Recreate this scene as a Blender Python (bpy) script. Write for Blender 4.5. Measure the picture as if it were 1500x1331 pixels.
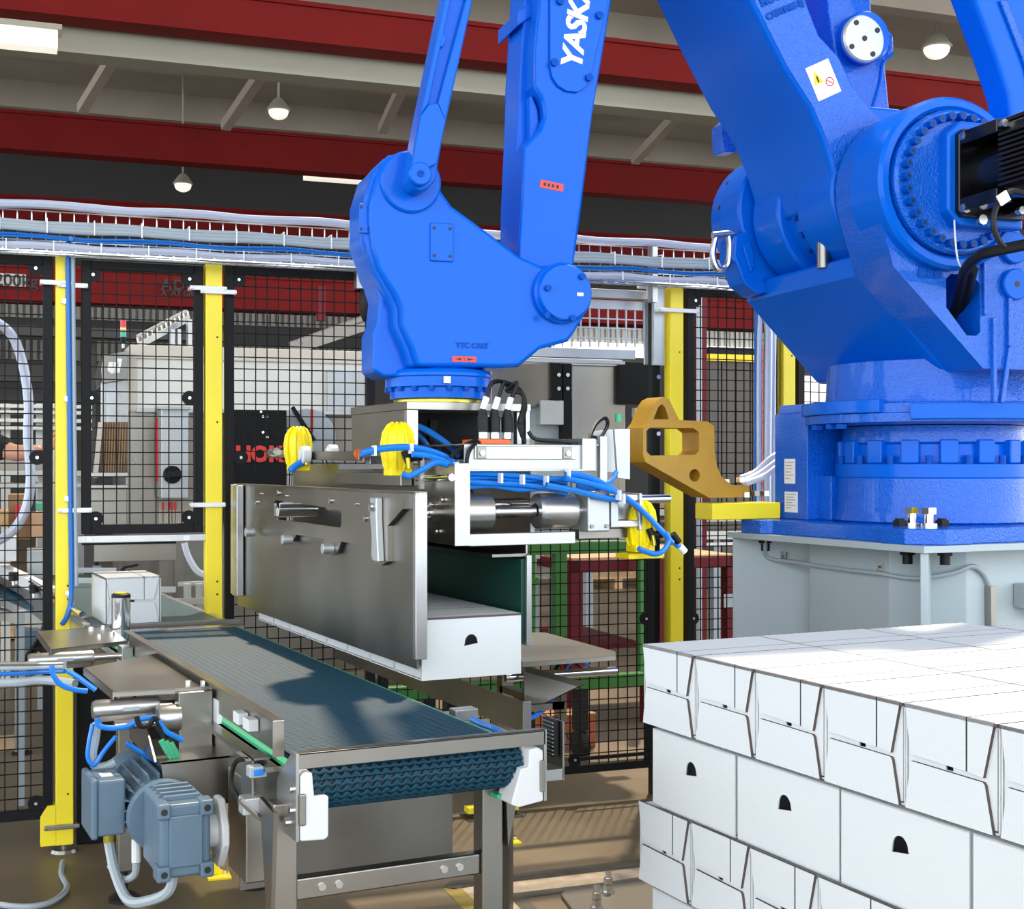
import bpy, bmesh, math, random
from mathutils import Vector, Matrix
from mathutils.geometry import tessellate_polygon

random.seed(7)
SC = bpy.context.scene
for _o in list(bpy.data.objects):
    bpy.data.objects.remove(_o)
COL = SC.collection

# ---------------------------------------------------------------- camera
# World axes: X runs across the conveyor, Y along it (away from the viewer), Z up.
FPX, PCX, HORIZON, EYE = 1980.0, 750.0, 682.0, 1.45
YAW = math.atan2(.44, .898)
SY, CY = math.sin(YAW), math.cos(YAW)
cam_data = bpy.data.cameras.new('camera')
cam = bpy.data.objects.new('camera', cam_data)
COL.objects.link(cam)
cam.location = (0, 0, EYE)
cam.rotation_euler = (math.pi / 2, 0, -YAW)
cam_data.sensor_fit = 'HORIZONTAL'
cam_data.sensor_width = 36.0
cam_data.lens = 36.0 * FPX / 1500.0
cam_data.shift_x = 0.0
cam_data.shift_y = (HORIZON - 1331 / 2) / 1500.0
cam_data.clip_start = .05
cam_data.clip_end = 300
SC.camera = cam

# ---------------------------------------------------------------- light and exposure
world = bpy.data.worlds.new('daylight')
SC.world = world
world.use_nodes = True
_bg = world.node_tree.nodes['Background']
_bg.inputs[0].default_value = (.84, .92, 1.0, 1)
_bg.inputs[1].default_value = 1.3
sun_data = bpy.data.lights.new('sun', 'SUN')
sun_data.energy = 1.45
sun_data.angle = math.radians(1.5)
sun_data.color = (1, .83, .62)
sun = bpy.data.objects.new('sun', sun_data)
COL.objects.link(sun)
sun.rotation_euler = Vector((.31, .41, 1.0)).to_track_quat('Z', 'Y').to_euler()
SC.view_settings.view_transform = 'Standard'
SC.view_settings.look = 'None'
SC.view_settings.exposure = 1.62
SC.view_settings.gamma = 1.0
SC.view_settings.use_curve_mapping = False

# ---------------------------------------------------------------- measuring helpers
def ray(px, py):
    a = (px - PCX) / FPX
    return (a * CY + SY, -a * SY + CY, -(py - HORIZON) / FPX)
def onx(px, py, x):
    r = ray(px, py); k = x / r[0]
    return Vector((x, r[1] * k, EYE + r[2] * k))
def ony(px, py, y):
    r = ray(px, py); k = y / r[1]
    return Vector((r[0] * k, y, EYE + r[2] * k))
def onz(px, py, z):
    r = ray(px, py); k = (z - EYE) / r[2]
    return Vector((r[0] * k, r[1] * k, z))
def atd(px, py, d):
    r = ray(px, py)
    return Vector((r[0] * d, r[1] * d, EYE + r[2] * d))
def lerp(a, b, t):
    return a + (b - a) * t

# ---------------------------------------------------------------- mesh builder
class MB:
    def __init__(s):
        s.v, s.f = [], []
    def add(s, vs, fs):
        n = len(s.v)
        s.v += [tuple(p) for p in vs]
        s.f += [tuple(i + n for i in f) for f in fs]
        return s
    def box(s, x0, x1, y0, y1, z0, z1):
        vs = [(x, y, z) for z in (z0, z1) for y in (y0, y1) for x in (x0, x1)]
        return s.add(vs, [(0, 2, 3, 1), (4, 5, 7, 6), (0, 1, 5, 4), (2, 6, 7, 3), (0, 4, 6, 2), (1, 3, 7, 5)])
    def obox(s, c, ax, ay, az):
        c, ax, ay, az = Vector(c), Vector(ax), Vector(ay), Vector(az)
        vs = [c + ax * i + ay * j + az * k for k in (-1, 1) for j in (-1, 1) for i in (-1, 1)]
        return s.add(vs, [(0, 2, 3, 1), (4, 5, 7, 6), (0, 1, 5, 4), (2, 6, 7, 3), (0, 4, 6, 2), (1, 3, 7, 5)])
    def bar(s, p, q, w, h, up=(0, 0, 1)):
        p, q = Vector(p), Vector(q); d = (q - p)
        up = Vector(up)
        if d.normalized().cross(up).length < .05:
            up = Vector((1, 0, 0))
        a = d.normalized().cross(up).normalized(); b = a.cross(d.normalized())
        return s.obox((p + q) / 2, a * w / 2, d / 2, b * h / 2)
    def prism(s, pts, vec):
        pts = [Vector(p) for p in pts]; vec = Vector(vec); n = len(pts)
        nrm = Vector((0, 0, 0))
        for i in range(n):
            nrm += (pts[i] - pts[0]).cross(pts[(i + 1) % n] - pts[0])
        if nrm.dot(vec) > 0:
            pts.reverse()
        vs = pts + [p + vec for p in pts]
        fs = [tuple(range(n)), tuple(range(2 * n - 1, n - 1, -1))]
        fs += [(i, i + n, (i + 1) % n + n, (i + 1) % n) for i in range(n)]
        return s.add(vs, fs)
    def prism_holes(s, outer, holes, vec):
        vec = Vector(vec)
        loops = [[Vector(p) for p in outer]] + [[Vector(p) for p in h] for h in holes]
        flat = [p for l in loops for p in l]
        tris = tessellate_polygon(loops)
        n = len(flat)
        nrm = sum(((flat[t[1]] - flat[t[0]]).cross(flat[t[2]] - flat[t[0]]) for t in tris), Vector())
        flip = nrm.dot(vec) > 0
        vs = flat + [p + vec for p in flat]
        fs = []
        for t in tris:
            a = tuple(t)
            fs.append(a[::-1] if flip else a)
            b = tuple(i + n for i in t)
            fs.append(b if flip else b[::-1])
        k = 0
        for l in loops:
            m = len(l)
            for i in range(m):
                fs.append((k + i, k + i + n, k + (i + 1) % m + n, k + (i + 1) % m))
            k += m
        return s.add(vs, fs)
    def cyl(s, p, q, r, r2=None, n=20, cap=True):
        p, q = Vector(p), Vector(q); r2 = r if r2 is None else r2
        d = (q - p).normalized()
        a = d.orthogonal().normalized(); b = d.cross(a)
        vs = []
        for c, rr in ((p, r), (q, r2)):
            for i in range(n):
                t = 2 * math.pi * i / n
                vs.append(c + (a * math.cos(t) + b * math.sin(t)) * rr)
        fs = [(i, (i + 1) % n, (i + 1) % n + n, i + n) for i in range(n)]
        if cap:
            fs += [tuple(range(n - 1, -1, -1)), tuple(range(n, 2 * n))]
        return s.add(vs, fs)
    def lathe(s, org, axis, prof, n=28):
        org, d = Vector(org), Vector(axis).normalized()
        a = d.orthogonal().normalized(); b = d.cross(a)
        vs, fs, m = [], [], len(prof)
        for i in range(n):
            t = 2 * math.pi * i / n
            for r, h in prof:
                vs.append(org + d * h + (a * math.cos(t) + b * math.sin(t)) * r)
        for i in range(n):
            j = (i + 1) % n
            for k in range(m - 1):
                fs.append((i * m + k, j * m + k, j * m + k + 1, i * m + k + 1))
        fs.append(tuple(i * m for i in range(n - 1, -1, -1)))
        fs.append(tuple(i * m + m - 1 for i in range(n)))
        return s.add(vs, fs)
    def tube(s, pts, r, n=8, sub=6):
        P = [Vector(p) for p in pts]
        if len(P) > 2 and sub > 1:
            Q = []
            for i in range(len(P) - 1):
                p0 = P[max(i - 1, 0)]; p1 = P[i]; p2 = P[i + 1]; p3 = P[min(i + 2, len(P) - 1)]
                for k in range(sub):
                    t = k / sub
                    Q.append(.5 * ((2 * p1) + (p2 - p0) * t + (2 * p0 - 5 * p1 + 4 * p2 - p3) * t * t + (3 * p1 - p0 - 3 * p2 + p3) * t ** 3))
            Q.append(P[-1]); P = Q
        m = len(P)
        vs, fs, a = [], [], None
        for i in range(m):
            d = (P[min(i + 1, m - 1)] - P[max(i - 1, 0)])
            d = d.normalized() if d.length > 1e-9 else Vector((0, 0, 1))
            if a is None:
                a = d.orthogonal().normalized()
            else:
                a = (a - d * a.dot(d))
                a = a.normalized() if a.length > 1e-6 else d.orthogonal().normalized()
            b = d.cross(a)
            for k in range(n):
                t = 2 * math.pi * k / n
                vs.append(P[i] + (a * math.cos(t) + b * math.sin(t)) * r)
        for i in range(m - 1):
            for k in range(n):
                fs.append((i * n + k, i * n + (k + 1) % n, (i + 1) * n + (k + 1) % n, (i + 1) * n + k))
        fs.append(tuple(range(n - 1, -1, -1))); fs.append(tuple((m - 1) * n + k for k in range(n)))
        return s.add(vs, fs)
    def ball(s, c, r, n=12, m=8, sz=1.0):
        prof = [(r * math.sin(math.pi * k / m) + 1e-5, -r * sz * math.cos(math.pi * k / m)) for k in range(m + 1)]
        return s.lathe(c, (0, 0, 1), prof, n)

def circle(c, a, b, r, n=24, t0=0, t1=2 * math.pi, closed=True):
    c, a, b = Vector(c), Vector(a), Vector(b)
    k = n if closed else n - 1
    return [c + (a * math.cos(t0 + (t1 - t0) * i / k) + b * math.sin(t0 + (t1 - t0) * i / k)) * r for i in range(n)]

def origin_of(p):
    o = Vector((0, 0, 0))
    while p is not None:
        o += p.location
        p = p.parent
    return o

def obj(name, mb, mat, parent=None, bevel=0, seg=2, sharp=32, kind=None, label=None):
    me = bpy.data.meshes.new(name)
    if parent is None:
        xs = [p[0] for p in mb.v]; ys = [p[1] for p in mb.v]; zs = [p[2] for p in mb.v]
        org = Vector(((min(xs) + max(xs)) / 2, (min(ys) + max(ys)) / 2, min(zs)))
    else:
        org = origin_of(parent)
    me.from_pydata([(p[0] - org.x, p[1] - org.y, p[2] - org.z) for p in mb.v], [], mb.f)
    me.polygons.foreach_set('use_smooth', [True] * len(me.polygons))
    me.set_sharp_from_angle(angle=math.radians(sharp))
    me.materials.append(mat)
    o = bpy.data.objects.new(name, me)
    COL.objects.link(o)
    if parent is None:
        o.location = org
    else:
        o.parent = parent
    if bevel:
        m = o.modifiers.new('bevel', 'BEVEL')
        m.width = bevel; m.segments = seg; m.limit_method = 'ANGLE'; m.angle_limit = math.radians(40)
        m.harden_normals = True
    if kind: o['kind'] = kind
    if label: o['label'] = label
    return o

def tag(o, label, cat, group=None):
    o['label'] = label; o['category'] = cat
    if group: o['group'] = group
    return o

def thing(name, label, cat, loc=(0, 0, 0), group=None):
    o = bpy.data.objects.new(name, None)
    COL.objects.link(o)
    o.location = Vector(loc); o.empty_display_size = .1
    return tag(o, label, cat, group)

def struct(name, mb, mat, bevel=0):
    o = obj(name, mb, mat, None, bevel)
    o['kind'] = 'structure'
    return o

def copy_tree(o, parent=None):
    c = o.copy(); COL.objects.link(c)
    c.parent = parent
    for ch in list(o.children):
        copy_tree(ch, c)
    return c

def text_mb(body, size, org, ux, uy, depth=.002, bold=.0, align='LEFT', shear=0.0, space=1.0, xs=1.0):
    cu = bpy.data.curves.new('lettering', 'FONT')
    cu.body = body; cu.size = size; cu.offset = bold; cu.align_x = align; cu.shear = shear; cu.space_character = space
    cu.resolution_u = 3
    t = bpy.data.objects.new('lettering', cu); COL.objects.link(t)
    dg = bpy.context.evaluated_depsgraph_get()
    me = bpy.data.meshes.new_from_object(t.evaluated_get(dg))
    ux, uy = Vector(ux).normalized(), Vector(uy).normalized(); n = ux.cross(uy)
    org = Vector(org)
    mb = MB()
    mb.add([org + ux * v.co.x * xs + uy * v.co.y + n * depth for v in me.vertices], [tuple(p.vertices) for p in me.polygons])
    bpy.data.objects.remove(t); bpy.data.curves.remove(cu); bpy.data.meshes.remove(me)
    return mb

# ---------------------------------------------------------------- materials
def mat(name, col, rough=.5, metal=0.0, noise=0.0, nscale=8.0, stretch=(1, 1, 1), bump=0.0, bscale=60.0, coat=0.0,
        spec=.5, alpha=1.0, trans=0.0, emit=None, estr=1.0, rvar=0.0, col2=None, bdist=.002):
    m = bpy.data.materials.new(name); m.use_nodes = True
    nt = m.node_tree; b = nt.nodes['Principled BSDF']
    b.inputs['Base Color'].default_value = (*col, 1)
    b.inputs['Roughness'].default_value = rough
    b.inputs['Metallic'].default_value = metal
    b.inputs['Specular IOR Level'].default_value = spec
    b.inputs['Coat Weight'].default_value = coat
    b.inputs['Coat Roughness'].default_value = .08
    b.inputs['Transmission Weight'].default_value = trans
    b.inputs['Alpha'].default_value = alpha
    if emit:
        b.inputs['Emission Color'].default_value = (*emit, 1)
        b.inputs['Emission Strength'].default_value = estr
    if noise or bump or rvar:
        tc = nt.nodes.new('ShaderNodeTexCoord'); mp = nt.nodes.new('ShaderNodeMapping')
        geo = nt.nodes.new('ShaderNodeNewGeometry')
        mp.inputs['Scale'].default_value = stretch
        nt.links.new(geo.outputs['Position'], mp.inputs['Vector'])
    if noise or rvar:
        n = nt.nodes.new('ShaderNodeTexNoise'); n.inputs['Scale'].default_value = nscale
        n.inputs['Detail'].default_value = 5
        nt.links.new(mp.outputs[0], n.inputs['Vector'])
        if noise:
            r = nt.nodes.new('ShaderNodeValToRGB')
            c2 = col2 or tuple(max(0, c * (1 - noise)) for c in col)
            c1 = col if col2 else tuple(min(1, c * (1 + noise)) for c in col)
            r.color_ramp.elements[0].color = (*c2, 1); r.color_ramp.elements[1].color = (*c1, 1)
            r.color_ramp.elements[0].position = .32; r.color_ramp.elements[1].position = .68
            nt.links.new(n.outputs['Fac'], r.inputs[0]); nt.links.new(r.outputs[0], b.inputs['Base Color'])
        if rvar:
            mr = nt.nodes.new('ShaderNodeMapRange')
            mr.inputs['To Min'].default_value = max(.02, rough - rvar); mr.inputs['To Max'].default_value = rough + rvar
            nt.links.new(n.outputs['Fac'], mr.inputs['Value']); nt.links.new(mr.outputs[0], b.inputs['Roughness'])
    if bump:
        n2 = nt.nodes.new('ShaderNodeTexNoise'); n2.inputs['Scale'].default_value = bscale; n2.inputs['Detail'].default_value = 2
        nt.links.new(mp.outputs[0], n2.inputs['Vector'])
        bp = nt.nodes.new('ShaderNodeBump'); bp.inputs['Strength'].default_value = bump; bp.inputs['Distance'].default_value = bdist
        nt.links.new(n2.outputs['Fac'], bp.inputs['Height']); nt.links.new(bp.outputs[0], b.inputs['Normal'])
    return m

M = {}
M['blue'] = mat('blue_gloss_paint', (.0, .115, .63), .26, coat=.12, spec=.12, bump=.12, bscale=28)
M['blue_cast'] = mat('blue_cast_paint', (.0, .110, .60), .24, coat=.35, spec=.3, bump=1.0, bscale=130, bdist=.006)
M['blue_bolt'] = mat('blue_painted_bolt', (.0, .070, .42), .4, spec=.1)
M['steel'] = mat('brushed_stainless', (.35, .33, .295), .30, 1.0, noise=.10, nscale=3, rvar=.08, bump=.02, bscale=30)
M['steel_dark'] = mat('dark_stainless', (.25, .235, .21), .32, 1.0, noise=.12, nscale=4, rvar=.08)
M['alu'] = mat('aluminium', (.46, .46, .45), .30, .9, noise=.05, nscale=14)
M['alu_light'] = mat('anodised_aluminium', (.50, .52, .525), .40, .6, noise=.04, nscale=10)
M['chrome'] = mat('chrome', (.82, .82, .82), .07, 1.0)
M['bolt'] = mat('zinc_bolt', (.70, .69, .66), .25, 1.0)
M['yellow'] = mat('yellow_powder_coat', (.95, .76, .02), .38, noise=.03, nscale=6)
M['yellow_plastic'] = mat('yellow_plastic', (.90, .72, .0), .45, noise=.08, nscale=30)
M['ochre'] = mat('ochre_paint', (.46, .245, .012), .42, noise=.10, nscale=9, bump=.25, bscale=120)
M['gold'] = mat('yellow_chromate', (.52, .42, .06), .28, .9)
M['black'] = mat('black_powder_coat', (.006, .0065, .007), .5, spec=.18)
M['black_wire'] = mat('black_wire', (.005, .005, .005), .5, spec=.15)
M['rubber'] = mat('black_rubber', (.007, .007, .0075), .5, spec=.3)
M['motor_black'] = mat('black_motor_paint', (.004, .004, .0045), .25, coat=.15, spec=.3)
M['cable_grey'] = mat('grey_cable', (.34, .39, .42), .42)
M['conduit'] = mat('silver_conduit', (.50, .54, .66), .30, .25, bump=.5, bscale=260)
M['cable_blue'] = mat('blue_cable', (.006, .14, .50), .38)
M['tube_blue'] = mat('blue_air_tube', (.005, .19, .70), .28, coat=.3)
M['white'] = mat('white_plastic', (.70, .71, .71), .38)
M['tie'] = mat('white_cable_tie', (.85, .86, .87), .4)
M['carton'] = mat('white_carton', (.66, .685, .695), .62, noise=.015, nscale=30, stretch=(1, 1, 14), bump=.05, bscale=120)
M['carton_in'] = mat('carton_inside', (.10, .085, .07), .8)
M['blank'] = mat('grey_brown_blanks', (.17, .12, .08), .8, noise=.15, nscale=20)
M['edge'] = mat('brown_board_edge', (.10, .075, .068), .8)
M['kraft'] = mat('brown_carton', (.36, .22, .11), .75, noise=.12, nscale=12)
M['grey_paint'] = mat('grey_machine_paint', (.40, .47, .50), .42, noise=.03, nscale=4)
M['motor_grey'] = mat('blue_grey_motor_paint', (.105, .165, .225), .36, noise=.05, nscale=14)
M['belt'] = mat('teal_belt', (.006, .045, .075), .5, spec=.25, noise=.10, nscale=30)
M['belt_base'] = mat('belt_underside', (.004, .018, .026), .5)
M['green_lining'] = mat('green_lining', (.004, .055, .040), .45)
M['green_strip'] = mat('green_wear_strip', (.05, .38, .20), .4)
M['green_paint'] = mat('green_machine_paint', (.04, .20, .035), .4)
M['red'] = mat('red_crane_paint', (.17, .005, .004), .7, noise=.08, nscale=1.5, spec=.2)
M['dark_red'] = mat('maroon_paint', (.13, .006, .012), .45, spec=.2)
M['red_part'] = mat('red_plastic', (.70, .015, .012), .35)
M['orange'] = mat('orange_plastic', (.80, .12, .01), .45)
M['concrete'] = mat('concrete_floor', (.155, .115, .070), .45, noise=.30, nscale=1.6, rvar=.14, bump=.06, bscale=14)
M['tape'] = mat('worn_yellow_floor_paint', (.26, .20, .03), .5, noise=.35, nscale=9)
M['groove'] = mat('dark_floor_joint', (.075, .062, .045), .6, noise=.3, nscale=8)
M['wall'] = mat('brown_grey_wall', (.20, .18, .155), .7, noise=.1, nscale=.6)
M['clad'] = mat('wall_cladding', (.34, .31, .27), .55)
M['clad_dark'] = mat('dark_cladding', (.034, .029, .025), .6)
M['ceiling'] = mat('dark_roof_deck', (.36, .30, .235), .7, noise=.15, nscale=.4)
M['brown_door'] = mat('brown_door_paint', (.085, .070, .056), .6)
M['pale_beam'] = mat('pale_beam_paint', (.36, .335, .255), .6, noise=.06, nscale=.5)
M['lamp'] = mat('lamp_glow', (.9, .85, .75), .4, emit=(1, .92, .78), estr=.26)
M['window'] = mat('daylit_panel', (.9, .9, .9), .4, emit=(1, .97, .92), estr=.42)
M['cream'] = mat('cream_panel', (.62, .56, .47), .45)
M['offwhite'] = mat('offwhite_panel', (.74, .72, .66), .4)
M['wood'] = mat('pallet_wood', (.45, .27, .12), .7, noise=.2, nscale=10)
M['ply'] = mat('table_board', (.60, .36, .20), .5)
M['skin'] = mat('skin', (.55, .27, .18), .5)
M['black_cloth'] = mat('black_cloth', (.01, .01, .012), .85)
M['hair'] = mat('dark_hair', (.02, .014, .01), .6)
M['label_white'] = mat('white_label', (.85, .85, .83), .4)
M['ink'] = mat('black_ink', (.01, .01, .01), .5)
M['red_ink'] = mat('red_ink', (.62, .01, .01), .5)
M['warn_yellow'] = mat('warning_yellow', (.85, .58, .0), .45)
M['red_label'] = mat('red_label', (.75, .05, .04), .45)
M['green_glow'] = mat('green_beacon', (.05, .42, .28), .3)
M['amber_glow'] = mat('amber_beacon', (.75, .35, .02), .3)
M['red_glow'] = mat('red_beacon', (.70, .02, .05), .3)
M['clear'] = mat('clear_pane', (.80, .84, .86), .08, alpha=.35, spec=.8)
M['pvc'] = mat('clear_hose', (.72, .76, .84), .18, alpha=.82, coat=.5)
M['black_tee'] = M['black_cloth']
# ---------------------------------------------------------------- hall
HALL = math.radians(-6)
HE = Vector((math.cos(HALL), math.sin(HALL), 0))      # along the fence and the girders
HM = Vector((-math.sin(HALL), math.cos(HALL), 0))     # away into the hall
UP = Vector((0, 0, 1))
def onw(px, py, w):
    r = Vector(ray(px, py)); k = w / r.dot(HM)
    return Vector((r.x * k, r.y * k, EYE + r.z * k))
def hp(s, w, z):
    return HE * s + HM * w + UP * z
def hbox(mb, s0, s1, w0, w1, z0, z1):
    c = hp((s0 + s1) / 2, (w0 + w1) / 2, (z0 + z1) / 2)
    return mb.obox(c, HE * (s1 - s0) / 2, HM * (w1 - w0) / 2, UP * (z1 - z0) / 2)

struct('floor', MB().box(-14, 40, -10, 60, -.2, 0), M['concrete'])
roof = hbox(MB(), -26, 44, 12.5, 37, 9.9, 10.1)                # roof deck; unseen near bays limit overhead light, their opening is placed for the sun
hbox(roof, -14, 2.2, -9, 12.5, 9.9, 10.1); hbox(roof, 2.2, 9.5, -9, 4.2, 9.9, 10.1); hbox(roof, 9.5, 20, -9, 12.5, 9.9, 10.1)
struct('ceiling', roof, M['ceiling'])
for i, w in enumerate((19.5, 23, 27.5, 31.5)):         # roof purlin frames
    struct('trim_%d' % (i + 1), hbox(MB(), -26, 44, w, w + .35, 9.3, 9.9), M['ceiling'])

# far wall; cladding bands with sunlit and dim tones put into their colours
farw = hbox(MB(), -26, 44, 36, 36.3, 0, 10)
fw = struct('wall_far', farw, M['clad_dark'])
def cladding(s0, s1, z0, z1, pitch, m, nm):
    mb = MB(); s = s0
    while s < s1:
        hbox(mb, s, s + pitch * .55, 35.84, 36.0, z0, z1); s += pitch
    hbox(mb, s0, s1, 35.94, 36.0, z0, z1)
    obj(nm, mb, m, fw, kind='stuff')
cladding(-10, 10.6, 5.15, 6.5, .17, M['clad'], 'cladding_ribs')
cladding(-10, 10.6, 4.1, 4.62, .17, M['wall'], 'lower_cladding_ribs')
cladding(14.5, 30, 5.0, 5.5, .17, M['offwhite'], 'pale_cladding_ribs')
win = obj('window_panel', hbox(MB(), 14.3, 30, 35.7, 35.8, 4.6, 5.0), M['window'], fw)
obj('window_panel', hbox(MB(), 21.0, 25.0, 35.7, 35.8, 2.2, 4.2), M['window'], fw)

def girder(name, label, w, py0, py1, m, px=0, depth=.45, s0=-15.6, s1=44):
    z1 = onw(px, py0, w).z; z0 = onw(px, py1, w).z
    t = thing(name, label, 'beam', hp(2, w, z0))
    obj('web', hbox(MB(), s0, s1, w + .05, w + depth - .05, z0 + .06, z1 - .06), m, t)
    for a, b in ((z0, z0 + .06), (z1 - .06, z1)):
        obj('flange', hbox(MB(), s0, s1, w, w + depth, a, b), m, t)
    return t, z0, z1
girder('crane_girder', 'uppermost bright red overhead girder at the top edge of the picture', 18, -52, 12, M['red'])
girder('roof_beam', 'wide pale olive roof beam directly under the uppermost red girder', 18.6, 16, 66, M['pale_beam'])
girder('crane_girder', 'dark red overhead girder halfway between the roof beam and the cable tray', 25, 158, 216, M['red'])
girder('crane_girder', 'lowest far red girder just above the conduits of the cable tray', 31, 283, 318, M['red'])
cg, cz0, cz1 = girder('crane_bridge', 'low red crane bridge with black lettering seen through the fence mesh', 22, 384, 438, M['red'], depth=.6)
a = onw(-24, 399, 21.98); b = onw(38, 420, 21.98)
sg = obj('load_plate', MB().obox((a + b) / 2, HE * abs((b - a).dot(HE)) / 2, HM * .012, UP * abs(b.z - a.z) / 2), M['cream'], cg)
p = onw(-22, 417, 21.95)
obj('lettering', text_mb('3200kg', .26, p, HE, UP, 0, .004), M['ink'], sg)
p = onw(236, 424, 22.0 - .01)
obj('lettering', text_mb('ADI', .24, p, HE, UP, .03, .008, space=1.2), M['ink'], cg)
p = onw(236, 432, 22.0 - .01)
obj('lettering', text_mb('AYAT GR', .12, p, HE, UP, .03, .003), M['ink'], cg)
# diagonal roof struts
for i, (x0, y0, x1, y1) in enumerate(((175, 70, 120, 160), (395, 90, 330, 185), (600, 105, 560, 190), (1000, 160, 930, 235))):
    st = obj('roof_strut', MB().bar(onw(x0, y0, 21.5), onw(x1, y1, 23.5), .16, .16), M['ceiling'])
    tag(st, ['thin slanting roof strut above the leftmost yellow post', 'slanting roof strut beside the round lamp over the second yellow post', 'slanting roof strut just left of the thin blue robot rod',
             'slanting roof strut between the two blue robot arms'][i], 'strut', 'roof struts')
def strip_lamp(label, px0, px1, py, w, h):
    a = onw(px0, py, w); b = onw(px1, py, w)
    t = thing('strip_lamp', label, 'lamp', (a + b) / 2, 'hall lamps')
    L = abs((b - a).dot(HE)) / 2; c = hp(((a + b) / 2).dot(HE), w, max(a.z, b.z))
    obj('housing', MB().obox(c + UP * h * .55, HE * (L + .05), HM * .16, UP * h * .12), M['pale_beam'], t)
    obj('diffuser', MB().obox(c, HE * L, HM * .13, UP * h * .42), M['lamp'], t)
strip_lamp('long pale strip lamp at the upper left corner', -230, 84, 62, 17.2, .26)
strip_lamp('pale strip lamp beside the blue wrist, above the conduits', 446, 560, 262, 27.5, .3)
for px, py, w, lab in ((408, 162, 24.2, 'round high bay lamp just above the dark red girder'),
                       (268, 270, 29.5, 'round high bay lamp low above the hatch panel of the fence'),
                       (1372, 70, 21, 'large bright round high bay lamp at the upper right')):
    c = onw(px, py, w); r = .20 if px < 1000 else .27
    t = thing('bay_lamp', lab, 'lamp', c, 'hall lamps')
    obj('reflector', MB().lathe(c - HM * .0, UP, [(r * .3, r * 1.1), (r * .5, r * .9), (r * 1.05, .02), (r * 1.02, 0)], 20), M['pale_beam'], t)
    obj('pendant', MB().cyl(c + UP * r * 1.0, Vector((c.x, c.y, 9.9)), .02), M['pale_beam'], t)
    obj('bulb', MB().ball(c - UP * .02, r * .9, 16, 10, .8), M['lamp'], t)

# floor markings, joints and the anchor plate
def floor_poly(name, pts, z, m, label, cat):
    o = obj(name, MB().prism([onz(x, y, 0) + UP * z for x, y in pts], (0, 0, -z + .0005)), m)
    return tag(o, label, cat)
floor_poly('floor_joint', [(649, 1300), (660, 1291), (960, 1256), (960, 1266), (690, 1297), (665, 1303)], .002, M['groove'], 'dark straight channel in the floor behind the right conveyor leg', 'floor joint')
floor_poly('floor_stripe', [(649, 1301), (676, 1301), (780, 1400), (745, 1400)], .002, M['tape'], 'worn yellow stripe in the floor left of the right conveyor leg', 'floor marking')
floor_poly('floor_joint', [(742, 1310), (925, 1288), (930, 1293), (770, 1315), (860, 1400), (830, 1400)], .002, M['groove'], 'dark corner joint in the floor beside the grey anchor plate', 'floor joint')
floor_poly('floor_patch', [(672, 1302), (690, 1299), (960, 1268), (960, 1284), (745, 1309), (752, 1320), (840, 1400), (785, 1400)], .0012, mat('rough_screed', (.40, .32, .23), .7, noise=.25, nscale=14, bump=.5, bscale=50), 'rough pale screed strip between the two dark floor channels', 'floor patch')
ap = thing('anchor_plate', 'grey steel plate bolted to the floor with two anchor bolts', 'plate', onz(900, 1320, 0))
pl = [onz(x, y, 0) for x, y in ((822, 1315), (830, 1307), (950, 1287), (1010, 1279), (1010, 1420), (900, 1420))]
obj('plate', MB().prism([p + UP * .014 for p in pl], (0, 0, -.0135)), mat('dusty_plate_paint', (.13, .115, .095), .5), ap, .002)
for px, py in ((874, 1329), (891, 1307)):
    c = onz(px, py, .014)
    ab = MB().cyl(c, c + UP * .006, .022).cyl(c + UP * .006, c + UP * .028, .0165, n=6).cyl(c + UP * .03, c + UP * .05, .0155, n=6).cyl(c + UP * .05, c + UP * .072, .010)
    obj('anchor_bolt', ab, M['bolt'], ap)
# ---------------------------------------------------------------- safety fence
FW = 5.365                                              # fence line in hall coordinates
def fsz(px, py, w=FW):
    p = onw(px, py, w); return p.dot(HE), p.z
FTOP = 2.235
def fence_post(px, label, wide=.064, base=True):
    s = fsz(px, 682)[0]
    t = thing('fence_post', label, 'post', hp(s, FW, 0), 'yellow fence posts')
    mb = MB(); hbox(mb, s - wide / 2, s + wide / 2, FW - .032, FW + .032, .028, FTOP)
    post = obj('post', mb, M['yellow'], t, .004)
    mb = MB(); hbox(mb, s - wide / 2 - .012, s + wide / 2 - .02, FW - .036, FW - .031, .03, .19)
    hb = MB().prism([hp(s - .03, FW - .033, .03), hp(s - .085, FW - .033, .03), hp(s - .085, FW - .033, .14), hp(s - .06, FW - .033, .18), hp(s - .03, FW - .033, .18)], HM * .06)
    obj('foot_bracket', hb, M['yellow'], t, .002)
    mb = MB().cyl(hp(s, FW - .01, 0), hp(s, FW - .01, .012), .05, .045).cyl(hp(s, FW - .01, .012), hp(s, FW - .01, .03), .012)
    obj('levelling_foot', mb, M['steel_dark'], t)
    hol = MB()
    for z in (.22, .95, 1.0, 1.62, 1.95):
        hol.cyl(hp(s + .012, FW - .0325, z), hp(s + .012, FW - .0335, z), .004, n=8)
    obj('bolt_hole', hol, M['ink'], post)
    return t, s
def wire_mesh(s0, s1, z0, z1, parent, ps, pz, m, r=.0021, w=FW):
    mb = MB()
    n = max(1, round((s1 - s0) / ps)); k = max(1, round((z1 - z0) / pz))
    for i in range(n + 1):
        s = lerp(s0, s1, i / n); hbox(mb, s - r, s + r, w - r, w + r, z0, z1)
    for j in range(k + 1):
        z = lerp(z0, z1, j / k); hbox(mb, s0, s1, w + r, w + 3 * r, z - r, z + r)
    return obj('wire_mesh', mb, m, parent, kind='stuff')
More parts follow.
